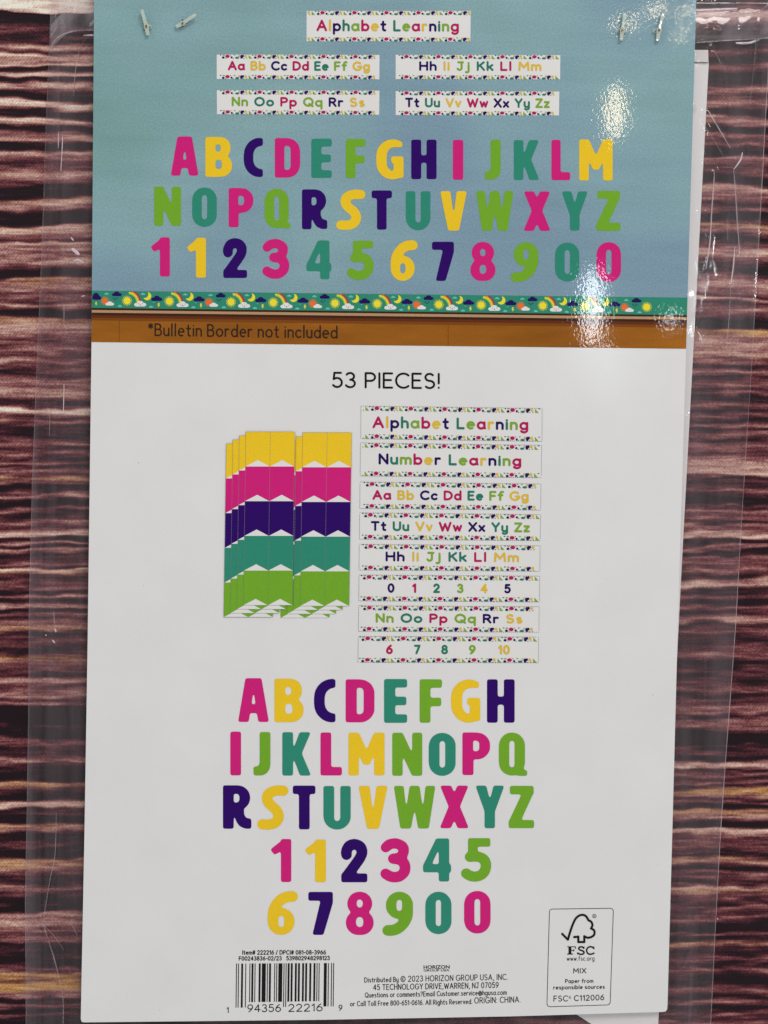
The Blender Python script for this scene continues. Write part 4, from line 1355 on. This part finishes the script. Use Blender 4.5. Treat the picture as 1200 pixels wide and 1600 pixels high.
upper = A1([('A', PK, 191, 315, 67, 241), ('B', YE, 346, 465, 69, 246), ('C', NA, 517, 602, 72, 248), ('D', PK, 656, 768, 74, 250), ('E', TE, 819, 909, 77, 251), ('F', GR, 973, 1060, 78, 252),
            ('N', GR, 117, 236, 291, 466), ('O', TE, 287, 396, 294, 470), ('P', PK, 450, 560, 297, 472), ('Q', GR, 610, 724, 299, 475), ('R', NA, 777, 888, 303, 480), ('S', YE, 947, 1042, 305, 482), ('T', NA, 1088, 1178, 308, 482),
            ('1', PK, 100, 186, 517, 692), ('1', YE, 261, 347, 519, 697), ('2', NA, 425, 531, 521, 698), ('3', PK, 609, 719, 525, 701), ('4', TE, 797, 908, 531, 704), ('5', GR, 988, 1097, 532, 706)])
upper += A2([('G', YE, -34, 87, 79, 258), ('H', NA, 122, 234, 81, 257), ('I', PK, 308, 354, 82, 259), ('J', GR, 450, 521, 82, 259), ('K', TE, 580, 692, 83, 260), ('L', PK, 748, 832, 82, 261), ('M', YE, 872, 1021, 80, 262),
             ('U', TE, 98, 207, 311, 485), ('V', YE, 251, 370, 311, 487), ('W', GR, 411, 578, 310, 487), ('X', PK, 622, 744, 312, 488), ('Y', TE, 793, 910, 312, 487), ('Z', GR, 948, 1056, 310, 487),
             ('6', YE, 30, 137, 533, 711), ('7', NA, 215, 312, 537, 712), ('8', PK, 385, 498, 537, 712), ('9', GR, 579, 689, 538, 713), ('0', TE, 764, 872, 540, 714), ('0', PK, 949, 1058, 538, 716)])
lower = A3([('A', PK, 95, 204, 45, 199), ('B', YE, 224, 327, 47, 200), ('C', NA, 364, 440, 47, 201), ('D', PK, 476, 578, 49, 201), ('E', TE, 612, 693, 48, 202), ('F', GR, 738, 816, 49, 202), ('G', YE, 849, 952, 49, 202), ('H', NA, 976, 1073, 49, 202),
            ('I', PK, 68, 106, 234, 388), ('J', GR, 149, 209, 235, 389), ('K', TE, 252, 352, 236, 389), ('L', PK, 387, 463, 237, 389), ('M', YE, 486, 613, 238, 389), ('N', GR, 641, 747, 238, 390), ('O', TE, 770, 865, 238, 390), ('P', PK, 889, 987, 237, 388), ('Q', GR, 1018, 1116, 237, 389),
            ('R', NA, 42, 141, 424, 577), ('S', YE, 178, 258, 425, 579), ('T', NA, 289, 369, 425, 579), ('U', TE, 397, 494, 426, 580), ('V', YE, 521, 624, 426, 578), ('W', GR, 646, 793, 426, 577), ('X', PK, 808, 912, 425, 576), ('Y', TE, 935, 1037, 425, 575), ('Z', GR, 1053, 1142, 426, 575)])
lower += A4([('1', PK, 209, 283, 48, 200), ('1', YE, 330, 405, 50, 200), ('2', NA, 460, 553, 48, 201), ('3', PK, 607, 704, 46, 200), ('4', TE, 750, 849, 46, 198), ('5', GR, 894, 991, 45, 197),
             ('6', YE, 200, 295, 235, 387), ('7', NA, 344, 430, 235, 387), ('8', PK, 476, 575, 234, 387), ('9', GR, 618, 714, 234, 387), ('0', TE, 758, 850, 234, 384), ('0', PK, 895, 988, 231, 382)])
for where, lst in (('on the blue panel', upper), ('on the white half', lower)):
    for ch, c, x0, y0, x1, y1 in lst:
        mb = MB()
        bold_letter(mb, ch, x0, y0, x1, y1, c, 3)
        mb.build('printed_numeral' if ch.isdigit() else 'printed_letter', card, label='%s %s %s %s' % (CNAME[c], 'numeral' if ch.isdigit() else 'letter', ch, where))

# ---- headline
mb = MB()
mono_line(mb, '53 PIECES!', ['black'], 518.5, 688, 606.3, 608.2, 25.5, 1.65, 2, gap=.24, space=.40)
mb.build('headline_lettering', card)

# ---- pennant pages fanned in two stacks
FX = 76.6; BH = 54.2


def pennant(x0, y0, level, dark_outline=True):
    mb = MB()
    sl = -1.0 / 54.0      # the print leans slightly left as it goes down
    cols = [YE, PK, NA, TE, GR]
    X = lambda u, y: x0 + u + (y - y0) * (-0.0148)
    for b in range(5):
        ya = y0 + b * BH; yb = ya + BH
        for h in range(2):
            u0, u1 = h * FX / 2, (h + 1) * FX / 2
            um = (u0 + u1) / 2
            # the flag with its notch, and the white notch itself
            mb.poly([(X(u0, ya), ya), (X(u1, ya), ya), (X(u1, yb), yb), (X(um, yb - 10), yb - 10)], cols[b], level)
            mb.poly([(X(u0, ya), ya), (X(um, yb - 10), yb - 10), (X(u0, yb), yb)], cols[b], level)
            mb.poly([(X(u0, yb), yb), (X(um, yb - 10), yb - 10), (X(u1, yb), yb)], 'white', level)
    yt, ye = y0, y0 + 5 * BH

    def dashes(p, q, col):
        L = math.hypot(q[0] - p[0], q[1] - p[1]); ux, uy = (q[0] - p[0]) / L, (q[1] - p[1]) / L
        for s in range(int(L / 2.4)):
            a = s * 2.4; e = a + 1.5; px, py = -uy * .3, ux * .3
            mb.poly([(p[0] + ux * a + px, p[1] + uy * a + py), (p[0] + ux * e + px, p[1] + uy * e + py), (p[0] + ux * e - px, p[1] + uy * e - py), (p[0] + ux * a - px, p[1] + uy * a - py)], col, level + 1)
    dashes((X(0, yt), yt), (X(FX, yt), yt), 'grey'); dashes((X(0, yt), yt), (X(0, ye), ye), 'grey')
    dashes((X(FX, yt), yt), (X(FX, ye), ye), 'grey'); dashes((X(FX / 2, yt), yt), (X(FX / 2, ye), ye), 'grey')
    dashes((X(0, ye), ye), (X(FX, ye), ye), 'grey')
    return mb


for s, (bx0, by0) in enumerate([(472.9, 675.9), (384.2, 674.7)]):
    for k in (3, 2, 1, 0):
        lv = 2 + s * 8 + (3 - k) * 2
        pennant(bx0 - 10.2 * k, by0 + 6.2 * k, lv).build('pennant_page', card)

# ---- barcode
Lc = ['0001101', '0011001', '0010011', '0111101', '0100011', '0110001', '0101111', '0111011', '0110111', '0001011']
code = '194356222169'
bits = '101' + ''.join(Lc[int(c)] for c in code[:6]) + '01010' + ''.join(''.join('10'[int(b)] for b in Lc[int(c)]) for c in code[6:]) + '101'
mb = MB()
bx0, bx1 = 368.8, 522.2
i = 0
while i < 95:
    if bits[i] == '1':
        j = i
        while j < 95 and bits[j] == '1':
            j += 1
        a = bx0 + (bx1 - bx0) * i / 95 + 0.12; b = bx0 + (bx1 - bx0) * j / 95 - 0.12
        long_ = i < 10 or 45 <= i < 50 or i >= 85
        y0 = 1505.6 - (a - bx0) * 0.006; y1 = (1574.5 if long_ else 1566.2) - (a - bx0) * 0.014
        lean = -0.006 * (y1 - y0) * 2
        mb.poly([(a, y0), (b, y0), (b + lean, y1), (a + lean, y1)], 'black', 2)
        i = j
    else:
        i += 1
bars = mb.build('barcode', card)
mb = MB()
mono_line(mb, '94356', ['black'], 386.5, 439, 1581.8, 1581.2, 12.4, 0.72, 3, gap=.26, st=.35)
mono_line(mb, '22216', ['black'], 450.5, 504, 1581.2, 1580.2, 12.4, 0.72, 3, gap=.26, st=.35)
mono_at(mb, '1', 'black', 355.8, 1583, 9.6, 0.65, 3)
mono_at(mb, '9', 'black', 532, 1579.5, 9.6, 0.65, 3)
SMALL = dict(gap=.30, space=.40, st=.3)
mono_line(mb, 'Item# 222216 / DPCI# 081-08-3966', 'black', 378.4, 509.4, 1491.9, 1491.6, 7.2, 0.62, 3, **SMALL)
mono_line(mb, 'F00243836-02/23   539802948298123', 'black', 373, 515.4, 1501.2, 1500.4, 7.0, 0.62, 3, **SMALL)
mb.build('number_lettering', card, parent=bars)

# ---- distributor lines
mb = MB()
type_line(mb, 'HORIZON', 661.8, 702.6, 1513.8, 1513.4, 5.2, 'black', 2, 0.025)
type_line(mb, 'GROUP USA', 661.8, 702.2, 1518.0, 1517.6, 3.2, 'black', 2, 0.02)
mono_line(mb, 'Distributed By', 'black', 569.2, 622.8, 1535.4, 1534.4, 8.2, 0.56, 2, **SMALL)
mono_line(mb, '\u00a9 2023 HORIZON GROUP USA, INC.', 'black', 625.8, 793.8, 1534.4, 1531.2, 9.6, 0.58, 2, **SMALL)
mono_line(mb, '45 TECHNOLOGY DRIVE,WARREN, NJ 07059', 'black', 583, 779.2, 1547.4, 1543.8, 9.4, 0.60, 2, **SMALL)
mono_line(mb, 'Questions or comments?Email Customer.service@hgusa.com', 'black', 570, 791.8, 1559.0, 1554.6, 8.2, 0.56, 2, **SMALL)
mono_line(mb, 'or Call Toll Free 800-651-0616. All Rights Reserved.', 'black', 547, 738, 1572.6, 1569.0, 8.2, 0.56, 2, **SMALL)
mono_line(mb, 'ORIGIN: CHINA.', 'black', 741, 813.5, 1568.2, 1566.4, 9.8, 0.60, 2, **SMALL)
mb.build('address_lettering', card)

# ---- forest certification mark
fx = lambda X: 830 + X / 7.06
fy = lambda Y: 1400 + Y / 7.06
mb = MB()
box = []
for cx, cy, a0 in ((235, 178, 180), (872, 170, 270), (838, 1168, 0), (208, 1188, 90)):
    for a in np.linspace(a0, a0 + 90, 6):
        box.append((fx(cx + 34 * math.cos(math.radians(a))), fy(cy + 34 * math.sin(math.radians(a)))))
box.append(box[0])
strokes(mb, [box], 0.5, 'black', 2, 0.3)
mark = mb.build('certification_mark', card)
mb = MB()
crown = catmull([(342, 418), (405, 482)], 2) + [(405, 482)]
sw = catmull([(405, 482), (440, 365), (480, 268), (520, 222), (565, 208), (605, 224), (632, 268)], 6)
c2 = catmull([(632, 268), (662, 285), (676, 322), (660, 358)], 6)
c3 = catmull([(660, 358), (694, 380), (696, 424), (664, 452), (622, 460), (586, 444)], 6)
trunk = [(586, 444), (586, 508), (520, 508), (520, 448), (474, 454)]
px = lambda pl: [(fx(a), fy(b)) for a, b in pl]
strokes(mb, [px([(342, 418), (405, 482)]), px(sw), px(c2), px(c3), px(trunk)], 1.75, 'black', 3, 0.35)
strokes(mb, [px(ell(697, 222, 19, n=18) + [(716, 222)])], 0.42, 'black', 3, 0.25)
type_line(mb, 'R', fx(690), fx(705), fy(232), fy(232), 2.6, 'black', 3, 0.01)
mb.build('tree_emblem', card, parent=mark)
mb = MB()
# serif initials
Fm = lambda X, Y: (fx(X), fy(Y))


def serif(ops, level=3):
    blob(mb, [(s, [Fm(a, b) for a, b in pl]) for s, pl in ops], 'black', level, st=0.3, sig=0.25)


serif([(1, bx(412, 558, 444, 645)), (1, bx(397, 637, 462, 646)), (1, bx(397, 556, 492, 565)), (1, [(478, 556), (492, 556), (494, 584), (486, 584)]), (1, bx(440, 595, 474, 604)), (1, [(466, 586), (474, 584), (474, 615), (466, 613)])])
serif([(s, pl) for s, pl in thick([(582, 578), (562, 562), (536, 564), (524, 580), (540, 596), (568, 606), (584, 622), (572, 640), (540, 643), (512, 628)], 17)] + [(1, [(580, 556), (588, 556), (588, 586), (578, 580)]), (1, [(508, 620), (516, 622), (518, 646), (508, 646)])])
serif(thick([(694, 582), (672, 563), (640, 562), (616, 582), (612, 606), (626, 634), (656, 643), (696, 630)], 17) + [(1, [(688, 556), (696, 556), (697, 590), (687, 582)])])
mono_line(mb, 'www.fsc.org', 'black', fx(392), fx(698), fy(716), fy(714), 7.4, 0.40, 3, **SMALL)
mono_line(mb, 'MIX', 'black', fx(463), fx(608), fy(855), fy(853), 8.4, 0.62, 3, **SMALL)
mono_line(mb, 'Paper from', 'black', fx(374), fx(686), fy(962), fy(959), 6.4, 0.52, 3, **SMALL)
mono_line(mb, 'responsible sources', 'black', fx(244), fx(812), fy(1033), fy(1024), 6.6, 0.54, 3, **SMALL)
mono_line(mb, 'FSC', 'black', fx(246), fx(406), fy(1166), fy(1163), 9.4, 0.62, 3, **SMALL)
type_line(mb, '\u00ae', fx(414), fx(440), fy(1132), fy(1132), 3.6, 'black', 3, 0.02)
mono_line(mb, 'C112006', 'black', fx(472), fx(806), fy(1160), fy(1150), 9.2, 0.62, 3, **SMALL)
mb.build('mark_lettering', card, parent=mark)

# ---- torn holes at the fasteners, their dark depth painted on as discs
HOLES = [(228.4, 42.2), (286, 36.5), (972.6, 48.5), (1029.6, 48.6)]
for hx, hy in HOLES:
    mb = MB()
    r = [3.6 + 2.0 * random.random() for _ in range(14)]
    mb.poly([(hx + r[k] * math.cos(2 * math.pi * k / 14), hy + 1.35 * r[k] * math.sin(2 * math.pi * k / 14)) for k in range(14)], 'hole', 4)
    mb.build('torn_hole', card)


mb = MB()
for sx_, sy_, sr in ((216.5, 723, .8), (224, 915, .6), (434, 745, .5), (216, 986, .5), (1020, 1086, .7), (1028, 1350, .6), (249, 1578, .6), (850, 1530, .5), (700, 1140, .4), (948, 905, .5)):
    mb.poly(ell(sx_, sy_, sr, sr * .7, n=7), 'grey', 2)
mb.build('dust_speck', card)


# ------------------------------------------------------------------ fasteners through the card
def fastener(a, h, b, side, label):
    """nylon tag barb: bar from end a over hole h to end b (sheet units)"""
    root = thing('tag_fastener', label, 'plastic fastener', tuple(P(h[0], h[1], Z_CARD)), group='nylon tag fasteners along the top of the card')
    A, H, B = np.array(a, float), np.array(h, float), np.array(b, float)
    pts = catmull([tuple(A), tuple(A * .5 + H * .5), tuple(H), tuple(B)], 6)
    c = np.array(pts)
    n = len(c)
    t = np.linspace(0, 1, n)
    z = Z_CARD + 0.0007 + 0.0010 * (1 - t) * 0.9
    wd = np.where(t < 0.55, 2.6, 2.8) + 1.5 * np.exp(-((t - 0.68) / 0.09) ** 2)
    wd = wd * np.where(t < 0.03, 0.8, 1.0) * np.where(t > 0.97, 0.85, 1.0)
    tg = np.gradient(c, axis=0); tg /= np.linalg.norm(tg, axis=1)[:, None]
    nm = np.stack([-tg[:, 1], tg[:, 0]], 1)
    K = 10
    V = []
    for k in range(K):
        an = 2 * math.pi * k / K
        ca = math.copysign(abs(math.cos(an)) ** 0.6, math.cos(an)); sa = math.copysign(abs(math.sin(an)) ** 0.6, math.sin(an))
        off = ca * wd
        V.append(P(c[:, 0] + nm[:, 0] * off, c[:, 1] + nm[:, 1] * off, z + sa * 0.00042))
    V = np.stack(V, 1).reshape(-1, 3)
    F = [(i * K + k, (i + 1) * K + k, (i + 1) * K + (k + 1) % K, i * K + (k + 1) % K) for i in range(n - 1) for k in range(K)]
    F += [tuple(range(K)), tuple(range((n - 1) * K + K - 1, (n - 1) * K - 1, -1))]
    part('crossbar', V, F, M['nylon'], root, smooth=False)
    # socket in the bar where the stem leaves it
    ex = [(H[0] + 1.7 * math.cos(q), H[1] + 2.3 * math.sin(q)) for q in np.linspace(0, 2 * math.pi, 12, endpoint=False)]
    part('socket', np.vstack([P([e[0] for e in ex], [e[1] for e in ex], Z_CARD + 0.00158), P([e[0] for e in ex], [e[1] for e in ex], Z_CARD + 0.0012)]),
         [tuple(range(11, -1, -1))] + [(i, (i + 1) % 12, 12 + (i + 1) % 12, 12 + i) for i in range(12)], M['socket'], root)
    # thin stem bent down through the hole
    S = [(*H, Z_CARD + 0.0011), (H[0] + side * 3, H[1] - 2, Z_CARD + 0.0012), (H[0] + side * 7, H[1] - 1, Z_CARD + 0.0010), (H[0] + side * 8.5, H[1] + 2.5, Z_CARD + 0.0006), (H[0] + side * 6, H[1] + 4, Z_CARD + 0.0001), (H[0] + side * 3, H[1] + 3, Z_CARD - 0.0003)]
    S = np.array(catmull(S, 5))
    Q = np.array([P(s[0], s[1], s[2]) for s in S])
    V = []; r = 0.00016; m_ = len(Q)
    tg = np.gradient(Q, axis=0); tg /= np.linalg.norm(tg, axis=1)[:, None]
    for i in range(m_):
        u = np.cross(tg[i], [0.3, 0.2, 1.0]); u /= np.linalg.norm(u); w = np.cross(tg[i], u)
        for k in range(6):
            an = 2 * math.pi * k / 6
            V.append(Q[i] + r * (math.cos(an) * u + math.sin(an) * w))
    F = [(i * 6 + k, i * 6 + (k + 1) % 6, (i + 1) * 6 + (k + 1) % 6, (i + 1) * 6 + k) for i in range(m_ - 1) for k in range(6)]
    part('stem', V, F, M['nylon'], root, smooth=True)
    return root


fastener((221.5, 15), (228.4, 41), (231, 55), 1, 'clear tag fastener nearly upright, at the top left corner of the blue card')
fastener((306, 22.5), (285, 36.5), (275, 42), 0.5, 'clear tag fastener lying slanted, second from the top left of the blue card')
fastener((976.4, 20), (972.8, 47), (970.6, 63), -1, 'clear tag fastener beside the small lamp glare near the top right of the card')
fastener((1036.6, 20), (1030, 47), (1027.6, 63.5), -1, 'clear tag fastener closest to the top right corner of the card')
